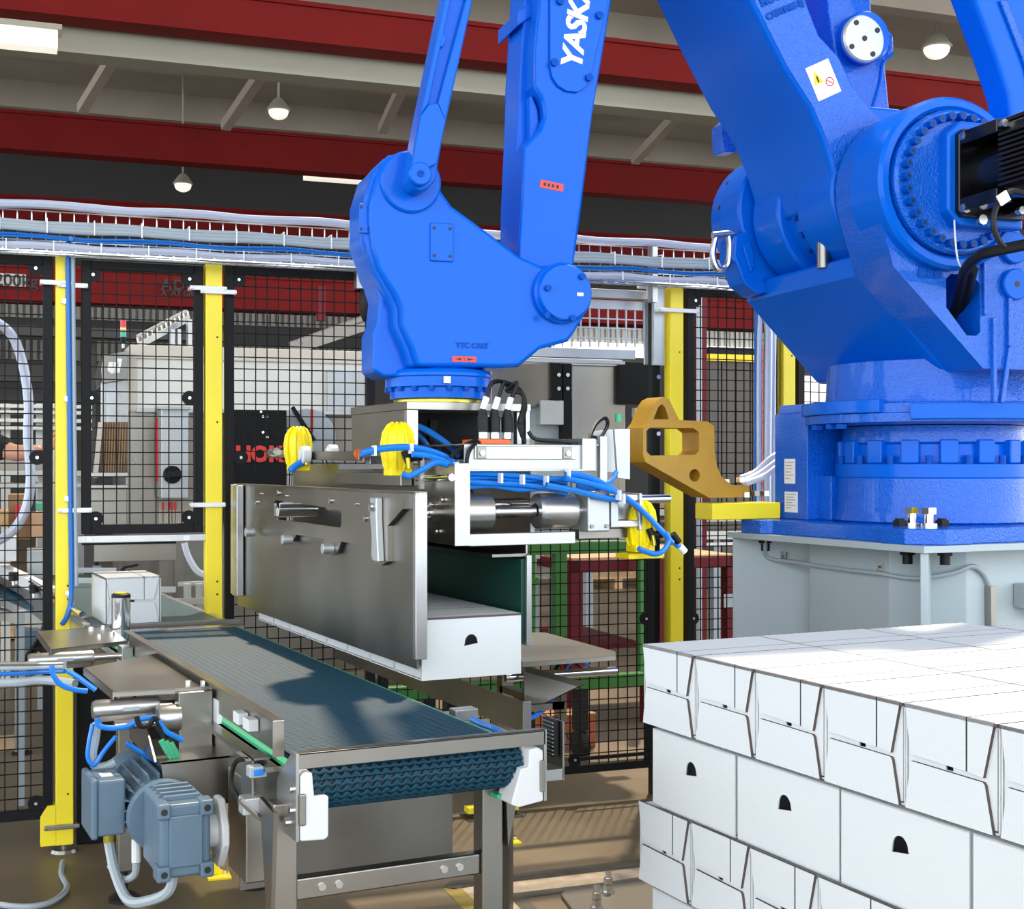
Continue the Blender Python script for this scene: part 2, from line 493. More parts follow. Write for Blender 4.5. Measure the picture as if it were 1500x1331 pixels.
def fence_panel(s0, s1, z0, z1, label, fw=.035, ps=.046, pz=.0465, lugs=(), m=None, name='mesh_fence'):
    m = m or M['black']
    t = thing(name, label, 'fence panel', hp((s0 + s1) / 2, FW, z0), 'fence panels')
    bars = [(s0, s0 + fw, z0, z1), (s1 - fw, s1, z0, z1), (s0 + fw, s1 - fw, z1 - fw, z1), (s0 + fw, s1 - fw, z0, z0 + fw)]
    for a, b, c, d in bars:
        mb = MB(); hbox(mb, a, b, FW - .02, FW + .02, c, d); obj('frame_bar', mb, m, t, .003)
    wire_mesh(s0 + fw * .9, s1 - fw * .9, z0 + fw * .9, z1 - fw * .9, t, ps, pz, M['black_wire'])
    for ls, lz in lugs:
        c = hp(ls, FW - .012, lz)
        lug = obj('clip', MB().cyl(c - HM * .006, c + HM * .006, .028), m, t)
        obj('clip_screw', MB().cyl(c - HM * .010, c - HM * .006, .006, n=10), M['bolt'], lug)
    return t
post_px = (94, 312, 987, 1151)
post_lab = ('leftmost yellow fence post carrying the blue cable', 'yellow fence post right of the hatch panel over the conveyor',
            'yellow fence post behind the ochre lifting bracket', 'yellow fence post half hidden behind the blue robot turret')
PS = [fence_post(px, lab)[1] for px, lab in zip(post_px, post_lab)]
def S(px): return fsz(px, 682)[0]
def Z(px, py): return fsz(px, py)[1]
s_l = S(-330)
fence_panel(s_l, S(77), .13, Z(40, 375), 'black mesh fence panel at the left edge, left of the leftmost post',
            lugs=((S(77) - .06, Z(60, 394)), (S(77) - .055, Z(60, 670)), (S(77) - .06, .19)))
zt = Z(180, 384); zb = Z(180, 781)
fence_panel(S(119), S(297), zb, zt, 'small black mesh hatch panel over the conveyor between two yellow posts', name='fence_hatch',
            lugs=((S(136), zt - .055), (S(277), zt - .055), (S(134), Z(134, 583)), (S(277), Z(277, 583)), (S(140), zb + .058), (S(276), zb + .058)))
s_m = S(548)
ZW = Z(430, 394)
fence_panel(S(329), s_m, .13, ZW, 'wide black mesh fence panel between conveyor and blue robot wrist',
            lugs=((S(349), ZW - .055), (s_m - .06, ZW - .055), (S(352), Z(352, 670))))
fence_panel(s_m + .02, S(956), .13, 1.60 - .3, 'lower black mesh fence panel under the gripper rods',
            lugs=((S(953) - .03, Z(953, 905)), (S(840), .19)))
fence_panel(S(1004), S(1136), .13, Z(1040, 424), 'black mesh fence panel between ochre bracket and conduits',
            lugs=((S(1013), Z(1013, 905)), (S(1016), Z(1040, 424) - .055)), m=M['black'])
fence_panel(S(1166), S(1640), .13, 2.10, 'black mesh fence panel behind the robot turret at the right')
# threshold bar under the hatch
t = thing('hatch_sill', 'bare aluminium bar under the hatch panel above the conveyor', 'bar', hp(S(210), FW, zb - .03))
mb = MB(); hbox(mb, PS[0] + .03, PS[1] - .03, FW - .02, FW + .02, zb - .034, zb - .006); obj('bar', mb, M['alu'], t, .003)
for px in (130, 272):
    mb = MB(); hbox(mb, S(px) - .012, S(px) + .012, FW - .026, FW - .02, zb - .03, zb - .012); obj('bar_clip', mb, M['tie'], t)
# white clamps that tie the frames to the posts
for i, (px0, px1, py, lab) in enumerate(((58, 108, 415, 'white clamp at the top left of the leftmost yellow post'), (84, 128, 419, 'white clamp between leftmost post and hatch panel'),
        (276, 330, 423, 'white clamp at the upper right corner of the hatch panel'), (292, 344, 428, 'white clamp between second post and wide panel'),
        (84, 134, 747, 'white clamp at the lower left corner of the hatch panel'), (278, 328, 739, 'white clamp at the lower right corner of the hatch panel'),
        (960, 1016, 455, 'white clamp at the top of the post behind the ochre bracket'), (64, 116, 1209, 'steel clamp near the foot of the leftmost yellow post'))):
    sa, z = fsz(px0, py); sb = S(px1)
    mb = MB(); hbox(mb, sa, sb, FW - .05, FW - .040, z - .009, z + .009)
    hbox(mb, sa, sa + .012, FW - .055, FW + .02, z - .006, z + .006); hbox(mb, sb - .012, sb, FW - .055, FW + .02, z - .006, z + .006)
    cl = obj('post_clamp', mb, M['tie'] if i < 7 else M['steel'], None, .003)
    tag(cl, lab, 'clamp', 'post clamps')
# bracing pole at the right bottom
br = obj('brace_rod', MB().bar(hp(S(842), FW - .05, .20), hp(S(960), FW - .05, Z(960, 1098)), .014, .014), M['black'])
tag(br, 'thin black diagonal brace rod low on the fence beside the pallet', 'rod')

# ---------------------------------------------------------------- cable tray with conduits on top of the fence
TW = FW - .06
s0, s1 = S(-330), S(1085)
t = thing('cable_tray', 'long galvanised wire cable tray running along the fence top', 'cable tray', hp((s0 + s1) / 2, TW, 2.24))
mb = MB()
n = int((s1 - s0) / .05)
for i in range(n + 1):
    s = lerp(s0, s1, i / n); hbox(mb, s - .002, s + .002, TW + .03, TW + .034, 2.235, 2.40)
    hbox(mb, s - .002, s + .002, TW - .10, TW + .034, 2.233, 2.237)
for z in (2.24, 2.29, 2.345, 2.40):
    hbox(mb, s0, s1, TW + .034, TW + .038, z - .002, z + .002)
for w in (-.10, -.05, 0):
    hbox(mb, s0, s1, TW + w - .002, TW + w + .002, 2.228, 2.233)
obj('tray_wires', mb, M['bolt'], t, kind='stuff')
for px in (520, 948):
    mb = MB(); s = S(px); hbox(mb, s - .012, s + .012, TW - .02, TW + .03, 2.16, 2.42); obj('tray_bracket', mb, M['alu'], t)
def run(name, lab, zl, w, r, m, se=None, sag=.004, end=None, s_from=None):
    a, b = (s0 if s_from is None else s_from), (s1 if se is None else se)
    pts = []
    k = 26
    for i in range(k + 1):
        s = lerp(a, b, i / k)
        pts.append(hp(s, w, zl + sag * math.sin(i * 1.9 + zl * 40)))
    o = obj(name, MB().tube(pts + (end or []), r, 8, 3), m)
    return tag(o, lab, 'cable' if 'cable' in name else 'conduit', 'cables along the fence top')
run('conduit', 'top silver braided conduit on the fence cable tray', 2.412, TW - .02, .0165, M['conduit'])
zc = [2.345, 2.331, 2.318]
for i, z in enumerate(zc):
    run('grey_cable', ['upper', 'middle', 'lower'][i] + ' of the three smooth grey cables bundled on the cable tray', z, TW - .03 - .008 * i, .0105, M['cable_grey'], sag=.003)
for i, z in enumerate((2.296, 2.287)):
    run('blue_cable', ['upper', 'lower'][i] + ' thin blue cable on the fence cable tray', z, TW - .035, .0048, M['cable_blue'], sag=.005)
sv = S(1100)
run('conduit', 'lower silver conduit that bends down beside the robot base', 2.250, TW - .07, .017, M['conduit'], se=S(1020),
    end=[hp(S(1060), TW - .075, 2.235), hp(S(1085), TW - .08, 2.19), hp(sv, TW - .085, 2.08), hp(sv + .005, TW - .085, 1.9), hp(sv, TW - .085, 1.4), hp(sv, TW - .085, .9)])
for i in range(3):
    px = 1092 + 10 * i
    o = obj('conduit', MB().tube([hp(S(px) + .01, TW - .06, 2.2), hp(S(px), TW - .06, 1.9), hp(S(px), TW - .06, 1.3), hp(S(px), TW - .06, .4)], .013, 8, 4), M['conduit'])
    tag(o, ['left', 'middle', 'right'][i] + ' of three silver conduits dropping vertically left of the robot turret', 'conduit', 'vertical conduits')
o = obj('blue_cable', MB().tube([hp(S(1089), TW - .05, 2.25), hp(S(1089), TW - .05, 1.6), hp(S(1088), TW - .05, .4)], .009, 6, 4), M['cable_blue'])
tag(o, 'blue cable dropping vertically beside the three silver conduits', 'cable')
# ties round the bundles
k = 0
for px in range(0, 1060, 68):
    s = S(px)
    mb = MB(); hbox(mb, s - .002, s + .002, TW - .062, TW - .058, 2.305, 2.358); hbox(mb, s - .002, s + .002, TW - .06, TW + .03, 2.356, 2.36)
    hbox(mb, s + .02, s + .024, TW - .095, TW - .09, 2.228, 2.272)
    obj('cable_tie', mb, M['tie'], t)
# blue cable and conduit down the first post
sp = PS[0]
pts = [hp(sp + .02, TW - .05, 2.29), hp(sp + .012, FW - .06, 2.26), hp(sp + .014, FW - .045, 2.0), hp(sp + .020, FW - .045, 1.4), hp(sp + .024, FW - .045, 1.0), hp(sp + .012, FW - .05, .90), hp(sp - .01, FW - .07, .86)]
o = obj('blue_cable', MB().tube(pts, .010, 6, 5), M['cable_blue']); tag(o, 'blue cable clipped down the leftmost yellow post', 'cable')
o = obj('grey_cable', MB().tube([p + HE * .017 for p in pts[1:5]], .008, 6, 5), M['cable_grey']); tag(o, 'grey cable running down beside the blue cable on the leftmost post', 'cable')
for px, py in ((94, 441), (97, 584), (98, 730), (99, 868)):
    c = onw(px, py, FW - .036)
    o = obj('post_bolt', MB().cyl(c, c - HM * .012, .011, n=6), M['bolt'], bpy.data.objects['fence_post'])
# big silver hose loop behind the left panel
c = [(-60, 440), (-10, 468), (18, 492), (34, 535), (42, 590), (41, 640), (45, 700), (38, 745), (18, 778), (-12, 795), (-50, 800)]
o = obj('hose', MB().tube([hp(S(-330) - .1, 6.0, 2.42), onw(-150, 415, 6.0)] + [onw(x, y, 6.0) for x, y in c] + [onw(-110, 830, 6.0), onw(-150, 920, 6.0), onw(-160, 1040, 6.0)], .020, 10, 6), M['conduit'])
tag(o, 'thick silver hose hanging in a loop behind the left fence panel', 'hose')
# floor cable under the first post
o = obj('grey_cable', MB().tube([onz(x, y, .012) for x, y in ((92, 1262), (90, 1280), (98, 1300), (80, 1318), (50, 1327), (10, 1326), (-40, 1318))], .010, 8, 5), M['cable_grey'])
tag(o, 'grey cable curling on the floor at the lower left corner', 'cable')
# yellow floor brackets seen under the conveyor
# ---------------------------------------------------------------- palletising robot
BX, BY = 3.43, 3.63
RA = math.atan2(.24, 1.79)
RD = Vector((-math.cos(RA), math.sin(RA), 0))           # outwards along the arm
RS = Vector((-math.sin(RA), -math.cos(RA), 0))          # sideways, towards the viewer
RB = Vector((BX, BY, 0))
def RT(r, t, z): return RB + RD * r + RS * t + UP * z
def ont(px, py, t):
    r = Vector(ray(px, py)); k = (t + RB.dot(RS)) / r.dot(RS)
    return Vector((r.x * k, r.y * k, EYE + r.z * k))
def tprism(mb, px, t0, t1):                              # outline measured on the near side t1
    return mb.prism([ont(x, y, t1) for x, y in px], RS * (t0 - t1))
def rzprism(mb, rz, t0, t1):
    return mb.prism([RT(r, t1, z) for r, z in rz], RS * (t0 - t1))
def tcyl(mb, r, z, t0, t1, rad, n=32, rad2=None):
    return mb.cyl(RT(r, t0, z), RT(r, t1, z), rad, rad2, n)

robot = thing('palletising_robot', 'large blue four-axis palletising robot with jointed arms on a grey stand', 'robot', (BX, BY, 1.206))
# --- base plate with corner lugs
hx, c = .5, (3.43, 3.635)
def lug_outline(h, l, n):
    pts = []
    for (sx, sy) in ((-1, -1), (1, -1), (1, 1), (-1, 1)):
        a = [(-h, -h + l + n), (-h - n, -h + l), (-h - n, -h + .05), (-h + .05, -h - n), (-h + l, -h - n), (-h + l + n, -h)]
        q = [(x * -sx * 1.0 if sx > 0 else x, y if sy < 0 else -y) for x, y in a]
        if sx * sy < 0: q.reverse()
        pts += q
    return pts
outl = lug_outline(.475, .16, .035)
base = obj('base_plate', MB().prism([(c[0] + x, c[1] + y, 1.206) for x, y in outl], (0, 0, .05)), M['blue_cast'], robot, .004)
rng = MB().lathe((BX, BY, 0), UP, [(.33, 1.25), (.345, 1.262), (.335, 1.30), (.330, 1.408), (.0, 1.408)], 56)
obj('base_ring', rng, M['blue_cast'], robot)
tooth = MB().lathe((BX, BY, 0), UP, [(.328, 1.405), (.334, 1.412), (.334, 1.455), (.300, 1.462), (.300, 1.55), (.0, 1.55)], 56)
obj('gear_ring', tooth, M['blue'], robot)
obj('upper_ring', MB().lathe((BX, BY, 0), UP, [(.298, 1.52), (.312, 1.53), (.306, 1.585), (.0, 1.585)], 56), M['blue_cast'], robot)
for i in range(16):                                      # castellations and bolt heads
    a = 2 * math.pi * (i + .5) / 16; d = Vector((math.cos(a), math.sin(a), 0)); q = Vector((-d.y, d.x, 0))
    obj('clamp_lug', MB().obox(Vector((BX, BY, 1.497)) + d * .302, d * .026, q * .030, UP * .040), M['blue'], robot, .006)
    b = Vector((BX, BY, 1.455)) + d * .318 + q * .062
    obj('ring_bolt', MB().cyl(b, b + UP * .03, .012, n=10), M['blue_bolt'], robot)
# swivel flange and column
fl = MB().lathe((BX, BY, 0), UP, [(.40, 1.588), (.44, 1.594), (.44, 1.622), (.428, 1.626), (.425, 1.655), (.40, 1.66), (.0, 1.66)], 64)
obj('swivel_flange', fl, M['blue_cast'], robot)
for a0, a1, z0, z1, rr in ((140, 205, 1.624, 1.668, .452), (218, 300, 1.60, 1.652, .462), (60, 130, 1.62, 1.66, .455)):
    pts = [Vector((BX, BY, z0)) + Vector((math.cos(math.radians(x)), math.sin(math.radians(x)), 0)) * rr for x in [lerp(a0, a1, k / 10) for k in range(11)]]
    pts += [Vector((BX, BY, z0)) + Vector((math.cos(math.radians(x)), math.sin(math.radians(x)), 0)) * .38 for x in [lerp(a1, a0, k / 10) for k in range(11)]]
    obj('flange_segment', MB().prism(pts, (0, 0, z1 - z0)), M['blue'], robot, .004)
for px, py in ((1178, 623), (1228, 622), (1272, 622), (1325, 640)):
    q = onz(px, py, 1.59); q = Vector((BX, BY, 1.575)) + (Vector((q.x, q.y, 0)) - Vector((BX, BY, 0))).normalized() * .425
    obj('flange_bolt', MB().cyl(q, q + UP * .015, .02, n=6), M['blue_bolt'], robot)
obj('swivel_column', MB().lathe((BX, BY, 0), UP, [(.375, 1.65), (.368, 1.67), (.362, 1.80), (0, 1.82)], 56), M['blue_cast'], robot)
# --- turret yoke
cr, cz = .325, 2.335
yoke = MB()
rzprism(yoke, [(.19, 1.76), (.49, 2.06), (.50, 2.13), (-.40, 2.13), (-.40, 1.76)], -.46, .33)
turret = obj('turret', yoke, M['blue'], robot, .02, 3)
def ring_pts(r0, z0, rad, a0, a1, n):
    return [(r0 + rad * math.cos(math.radians(lerp(a0, a1, i / (n - 1)))), z0 + rad * math.sin(math.radians(lerp(a0, a1, i / (n - 1))))) for i in range(n)]
near = ring_pts(.31, 2.32, .262, -20, 200, 20) + [(-.02, 2.12), (-.40, 2.12), (-.40, 1.755), (.172, 1.755), (.50, 2.06)]
hole = [ont(x, y, .5) for x, y in ((1386, 408), (1393, 401), (1424, 402), (1435, 416), (1436, 486), (1430, 492), (1416, 491), (1386, 450))]
ck = MB().prism_holes([RT(r, .5, z) for r, z in near], [hole], RS * -.21)
cheek = obj('near_cheek', ck, M['blue_cast'], robot)
tube_pts = []
lip = MB().lathe(RT(.31, .5, 2.32), RS, [(.226, -.02), (.226, .03), (.236, .042), (.256, .042), (.266, .03), (.268, -.12)], 48)
obj('cheek_lip', lip, M['blue'], robot)
# far cheek, its drum cover and lifting lug
far = ring_pts(.36, 2.375, .245, -30, 210, 18) + [(.10, 2.12), (.52, 2.12)]
obj('far_cheek', rzprism(MB(), far, -.46, -.30), M['blue'], robot, .015)
fd = MB().lathe(RT(.36, -.52, 2.375), RS, [(.02, -.03), (.215, -.03), (.235, -.015), (.24, .0), (.24, .12)], 44)
dd = obj('drum_cover', fd, M['blue'], robot)
for a in range(-40, 230, 24):
    p = RT(.36 + .238 * math.cos(math.radians(a)), -.46, 2.375 + .238 * math.sin(math.radians(a)))
    o2 = (RD * math.cos(math.radians(a)) + UP * math.sin(math.radians(a)))
    obj('drum_hole', MB().cyl(p - o2 * .004, p + o2 * .0035, .010, n=10), M['ink'], dd)
obj('far_lug', tprism(MB(), [(1077, 345), (1092, 338), (1106, 350), (1112, 385), (1126, 428), (1112, 432), (1090, 415), (1075, 375)], -.42, -.30), M['blue'], robot, .008)
obj('lug_rib', tprism(MB(), [(1088, 360), (1098, 352), (1104, 365), (1106, 390), (1100, 400)], -.31, -.288), M['blue'], robot, .006)
obj('far_stub', tprism(MB(), [(1057, 182), (1070, 170), (1082, 205), (1080, 222), (1060, 222), (1057, 205)], -.42, -.34), M['blue_cast'], robot, .004)
sh = obj('shackle', MB().tube([ont(x, y, -.33) for x, y in ((1049, 345), (1044, 372), (1050, 392), (1060, 394), (1067, 385), (1069, 358), (1067, 345))], .012, 10, 6), M['bolt'], robot)
obj('shackle_pin', MB().cyl(ont(1044, 345, -.33), ont(1074, 342, -.33), .014), M['bolt'], sh)
# --- lower arm: forked at the shoulder
L_l = [(1228, 296), (1222, 258), (1205, 201), (1186, 156), (1150, 100), (1129, 59), (1100, 0), (1000, -215), (890, -455)]
L_r = [(975, -470), (1090, -215), (1183, 0), (1192, 24), (1203, 52), (1232, 83), (1252, 125), (1282, 163), (1318, 190), (1330, 250), (1310, 300)]
arm = obj('lower_arm', tprism(MB(), L_l + L_r, -.27, .26), M['blue'], robot, .02, 3)
obj('arm_side_face', tprism(MB(), [(x + 5, y) for x, y in L_l] + [(x - 5, y) for x, y in L_r], .255, .2612), M['blue_cast'], arm, .001)
leg = ring_pts(cr, cz, .225, -110, 62, 16)
lp = lambda t1: [RT(r, t1, z) for r, z in leg]
for t0, t1 in ((-.27, -.085), (.035, .26)):
    pts = [RT(r, t1, z) for r, z in ring_pts(cr + .005, cz, .238, -125, 28, 16)] + [RT(.45, t1, 2.62), RT(.30, t1, 2.62), RT(.20, t1, 2.45), RT(.15, t1, 2.2)]
    obj('arm_fork', MB().prism(pts, RS * (t0 - t1)), M['blue'], arm, .015, 3)
drum = tcyl(MB(), cr, cz, -.30, .34, .205, 40)
dr = obj('shoulder_drum', drum, M['blue'], robot)
for k in range(9):
    a = math.radians(-78 + k * 17)
    p = RT(cr + .204 * math.cos(a), -.03 + .012 * (k % 2), cz + .204 * math.sin(a)); nd = RD * math.cos(a) + UP * math.sin(a)
    obj('drum_bolt', MB().cyl(p, p + nd * .012, .011, n=10), M['blue_bolt'], dr)
obj('pivot_pin', MB().cyl(RT(.50, .10, 2.11), RT(.50, .10, 2.20), .022), M['steel_dark'], robot)
# warning sticker on the lower arm side
def sticker(cpx, cpy, t, ux, uy, w, h, parent):
    cc = ont(cpx, cpy, t); n = ux.cross(uy)
    s = obj('warning_label', MB().obox(cc, ux * w / 2, uy * h / 2, n * .0012), M['label_white'], parent)
    a = cc - ux * w * .22 + n * .002 - uy * h * .0 + uy * h * .10
    obj('warning_triangle', MB().prism([a - ux * w * .2 - uy * h * .15, a + ux * w * .2 - uy * h * .15, a + uy * h * .24], n * .0006), M['warn_yellow'], s)
    obj('warning_mark', MB().obox(a - uy * h * .02 + n * .0012, ux * w * .03, uy * h * .09, n * .0004), M['ink'], s)
    b = cc + ux * w * .20 - uy * h * .12 + n * .002
    obj('ban_ring', MB().tube(circle(b, ux, uy, w * .15, 21, 0, 2 * math.pi, False), w * .016, 5, 1), M['red_ink'], s)
    obj('ban_bar', MB().bar(b - (ux - uy) * w * .10, b + (ux - uy) * w * .10, w * .03, .001, n), M['red_ink'], s)
tilt = math.radians(26)
ux0 = -RD
sx = (ux0 * math.cos(tilt) + UP * math.sin(tilt)); sy = (UP * math.cos(tilt) - ux0 * math.sin(tilt))
sticker(1206, 117, .262, sx, sy, .092, .112, arm)
for dy, st, sz in ((0, 'MOTOMAN', .034), (-.045, 'CASTING SJ', .028)):
    pz = ont(1116, 10, .262) + sy * dy
    obj('cast_lettering', text_mb(st, sz, pz, sx, sy, .003, .002), M['blue_bolt'], arm)
# --- rear links
lk = obj('rear_link', tprism(MB(), [(1240, 190), (1226, 100), (1214, 20), (1195, -200), (1160, -470), (1225, -470), (1262, -200), (1277, 0), (1278, 24), (1310, 50), (1311, 74), (1297, 86), (1307, 190)], -.02, .12), M['blue_cast'], robot, .012, 2)
obj('link_boss', MB().lathe(ont(1258, 60, .12), RS, [(.085, 0), (.085, .05), (.078, .06), (.0, .06)], 32), M['blue'], lk)
cc = ont(1265, 57, .185)
cap = obj('link_cap', MB().lathe(cc, RS, [(.078, -.012), (.078, 0), (.072, .006), (.0, .006)], 32), M['alu_light'], lk)
for k in range(4):
    a = math.radians(45 + 90 * k + 12)
    p = cc + (RD * math.cos(a) + UP * math.sin(a)) * .058 + RS * .006
    obj('cap_screw', MB().cyl(p, p + RS * .003, .009, n=10), M['ink'], cap)
obj('cap_screw', MB().cyl(cc + RS * .006, cc + RS * .009, .009, n=10), M['ink'], cap)
obj('link_rib', MB().tube([ont(x, y, .124) for x, y in ((1308, 78), (1294, 92), (1290, 120), (1278, 160))], .006, 6, 4), M['blue'], lk)
obj('outer_link', tprism(MB(), [(1425, -10), (1458, 80), (1478, 140), (1484, 196), (1560, 230), (1600, 200), (1580, 100), (1500, -60), (1420, -250), (1330, -470), (1250, -470), (1350, -200)], .30, .42), M['blue'], robot, .02, 3)
obj('outer_link_ridge', tprism(MB(), [(1465, 0), (1500, 90), (1520, 160), (1528, 160), (1512, 90), (1476, 0)], .42, .432), M['blue_cast'], robot, .004)
# --- shoulder gear flange, bolts and servo motor on the near side
gf = MB().lathe(RT(.31, .5, 2.32), RS, [(.222, -.1), (.222, .05), (.214, .06), (.0, .06)], 48)
gear = obj('gear_flange', gf, M['blue_cast'], robot)
for k in range(32):
    a = math.radians(k * 11.25)
    p = RT(.31 + .196 * math.cos(a), .56, 2.32 + .196 * math.sin(a))
    bm = MB().cyl(p, p + RS * .028, .0125, n=10)
    b = obj('gear_bolt', bm, M['blue_bolt'], gear)
    obj('bolt_socket', MB().cyl(p + RS * .0281, p + RS * .0285, .0065, n=6), M['ink'], b)
mc = (.235, 2.33)
pad = obj('motor_pad', rzprism(MB(), [(mc[0] + a, mc[1] + b) for a, b in ((-.13, -.155), (.10, -.155), (.145, -.11), (.145, .125), (.10, .165), (-.13, .165))], .55, .605), M['blue'], robot, .01)
servo = obj('servo_motor', rzprism(MB(), [(mc[0] + a, mc[1] + b) for a, b in ((-.115, -.13), (.105, -.13), (.12, -.115), (.12, .12), (.105, .135), (-.115, .135))], .60, .625), M['motor_black'], robot, .004)
def mbx(t0, t1, a0, a1, b0, b1, m, nm, bv=.004):
    return obj(nm, rzprism(MB(), [(mc[0] + a0, mc[1] + b0), (mc[0] + a1, mc[1] + b0), (mc[0] + a1, mc[1] + b1), (mc[0] + a0, mc[1] + b1)], t0, t1), m, servo, bv)
obj('motor_body', tcyl(MB(), mc[0], mc[1], .62, .80, .088, 28), M['motor_black'], servo)
for a0, a1, b0, b1 in ((.06, .115, .085, .125), (.06, .115, -.115, -.075), (-.11, -.05, .085, .125), (-.11, -.05, -.115, -.075)):
    mbx(.62, .79, a0, a1, b0, b1, M['motor_black'], 'tie_bar')
for a, b in ((.10, .108), (.10, -.108), (.04, -.14)):
    p = RT(mc[0] + a, .79, mc[1] + b); obj('tie_bolt', MB().cyl(p, p + RS * .02, .012, n=8), M['bolt'], servo)
    p = RT(mc[0] + a + .005, .625, mc[1] + b + .002); obj('flange_nut', MB().cyl(p, p + RS * .016, .016, n=8), M['bolt'], servo)
mbx(.62, .90, -.09, .06, .125, .14, M['motor_black'], 'top_bar')
for k in range(11):
    mbx(.80 + k * .0, .93, .088 - .0, .118, -.075 + k * .0145, -.067 + k * .0145, M['motor_black'], 'cooling_fin', .001)
mbx(.79, .95, -.1, .09, -.10, .11, M['motor_black'], 'fin_core')
mbx(.93, .985, -.12, .11, -.12, .135, mat('cast_motor_alloy', (.30, .31, .30), .4, .6), 'motor_end_frame', .012)
mbx(.985, 1.12, -.11, .095, -.105, .12, M['motor_black'], 'motor_tail', .01)
for k in range(7):
    mbx(1.0, 1.11, .094 - .03 * k, .104 - .03 * k, .118, .126, M['motor_black'], 'tail_rib', .001)
obj('motor_cap', MB().cyl(RT(mc[0] - .02, 1.10, mc[1] + .0), RT(mc[0] - .02, 1.16, mc[1]), .075), M['motor_black'], servo)
p0 = RT(mc[0] + .02, .93, mc[1] - .13)
pg = MB().cyl(p0, p0 - UP * .05, .035, n=16).cyl(p0 - UP * .05, p0 - UP * .075, .04, n=8).cyl(p0 - UP * .075, p0 - UP * .12, .034, n=16)
plug = obj('motor_plug', pg, M['motor_black'], servo)
obj('plug_ring', MB().cyl(p0 - UP * .028, p0 - UP * .046, .037, n=16), M['steel'], plug)
cab = [p0 - UP * .11, ont(1455, 368, .78), ont(1432, 376, .70), ont(1414, 395, .60), ont(1408, 420, .50), ont(1400, 450, .40), ont(1390, 480, .34)]
obj('motor_cable', MB().tube(cab, .017, 8, 6), M['rubber'], servo)
obj('motor_cable', MB().tube([q + RS * .012 - RD * .02 for q in cab[3:]], .015, 8, 6), M['rubber'], servo)
obj('signal_cable', MB().tube([ont(x, y, .97) for x, y in ((1500, 283), (1480, 280), (1462, 298), (1455, 325), (1462, 350), (1472, 362))], .008, 6, 6), M['rubber'], servo)
lab = ont(1470, 290, .985)
tg = obj('cable_tag', MB().obox(lab, (-RD * .8 + UP * .5).normalized() * .018, (UP * .8 + RD * .5).normalized() * .015, RS * .002), M['label_white'], servo)
obj('drain_tube', MB().tube([ont(x, y, .60) for x, y in ((1398, 322), (1399, 345), (1403, 380), (1412, 398))], .003, 6, 4), M['pvc'], servo)
# --- rib details on the near cheek
for x0, y0, x1, y1, w in ((1440, 355, 1442, 462, .012), (1455, 465, 1456, 590, .014), (1478, 436, 1478, 508, .016), (1478, 508, 1466, 590, .014)):
    obj('cast_rib', MB().bar(ont(x0, y0, .505), ont(x1, y1, .505), w, .02, RS), M['blue_cast'], cheek, .004)
for x, y in ((1483, 364), (1484, 417)):
    q = ont(x, y, .50)
    pb = obj('round_pad', MB().lathe(q, RS, [(.05, 0), (.05, .015), (.046, .02), (.0, .02)], 24), M['blue'], cheek)
    obj('pad_hole', MB().cyl(q + RS * .0201, q + RS * .0208, .010, n=12), M['ink'], pb)
obj('cast_lettering', text_mb('ESB', .052, ont(1344, 405, .5), -RD, UP, .004, .003, space=1.15), M['blue_bolt'], cheek)
# --- forearm
F_l = [(756, 420), (760, 375), (764, 304), (767, 216), (776, 204), (791, 189), (798, 170), (797, 155), (793, 142), (782, 125), (783, 68), (789, 10), (800, -150), (815, -455)]
F_r = [(960, -470), (920, -150), (897, 0), (869, 169), (853, 304), (840, 400)]
fore = obj('forearm', tprism(MB(), F_l + F_r, -.06, .10), M['blue'], robot, .014, 3)
def strip(px, t0, t1, nm, m='blue', bv=.006, par=None):
    return obj(nm, tprism(MB(), px, t0, t1), M[m], par or fore, bv)
strip([(752, 400), (753, 300), (762, 100), (768, 0), (790, -455), (815, -455), (789, 10), (783, 68), (784, 200), (766, 216), (763, 304), (762, 400)], -.12, .02, 'forearm_shoulder')
strip([(752, 400), (759, 120), (766, 0), (785, -455), (800, -455), (782, 10), (768, 380)], -.25, -.11, 'forearm_web', 'blue_bolt')
strip([(740, 400), (743, 300), (755, 100), (761, 0), (785, -455), (812, -455), (790, 0), (780, 100), (770, 380)], -.30, -.23, 'forearm_rail')
strip([(777, 205), (786, 196), (790, 180), (788, 160), (780, 140), (776, 140)], .02, .06, 'cast_pocket')
k = obj('clamp_bar', MB().prism([ont(x, y, .03) for x, y in ((758, 38), (786, 20), (786, 0), (758, 16))], RS * -.20), M['blue'], fore, .004)
for px, py, tt in ((760, 28, .031), (742, 38, -.2)):
    pass
plate_px = [(806, -300), (806, 0), (806, 95), (809, 112), (817, 125), (830, 133), (846, 135), (858, 128), (866, 112), (869, 95), (896, -20), (935, -300)]
cov = obj('cover_plate', tprism(MB(), plate_px, .10, .112), M['blue'], fore, .003)
for px, py in ((877, 23), (811, 92), (862, 114), (820, 2)):
    q = ont(px, py, .112); cs = obj('cover_screw', MB().cyl(q, q + RS * .012, .012, n=12), M['blue_bolt'], cov)
tl = (ont(852, -120, .112) - ont(824, 103, .112)).normalized()
tx = tl; ty = tx.cross(RS) * -1
obj('lettering', text_mb('YASKAWA', .094, ont(850, 103, .112), tx, RS.cross(tx), .0016, .0035, shear=.14, space=.92), M['label_white'], cov)
q = ont(808, 272, .10); ed = (ont(825, 275, .10) - ont(791, 268, .10))
rl = obj('red_label', MB().obox(q, ed / 2, (UP - ed.normalized() * UP.dot(ed.normalized())).normalized() * .012, RS * .0015), M['red_label'], fore)
for k in (-.6, -.25, .1, .5):
    obj('label_print', MB().obox(q + ed * k / 2 + RS * .0018, ed * .05, UP * .005, RS * .0005), M['ink'], rl)
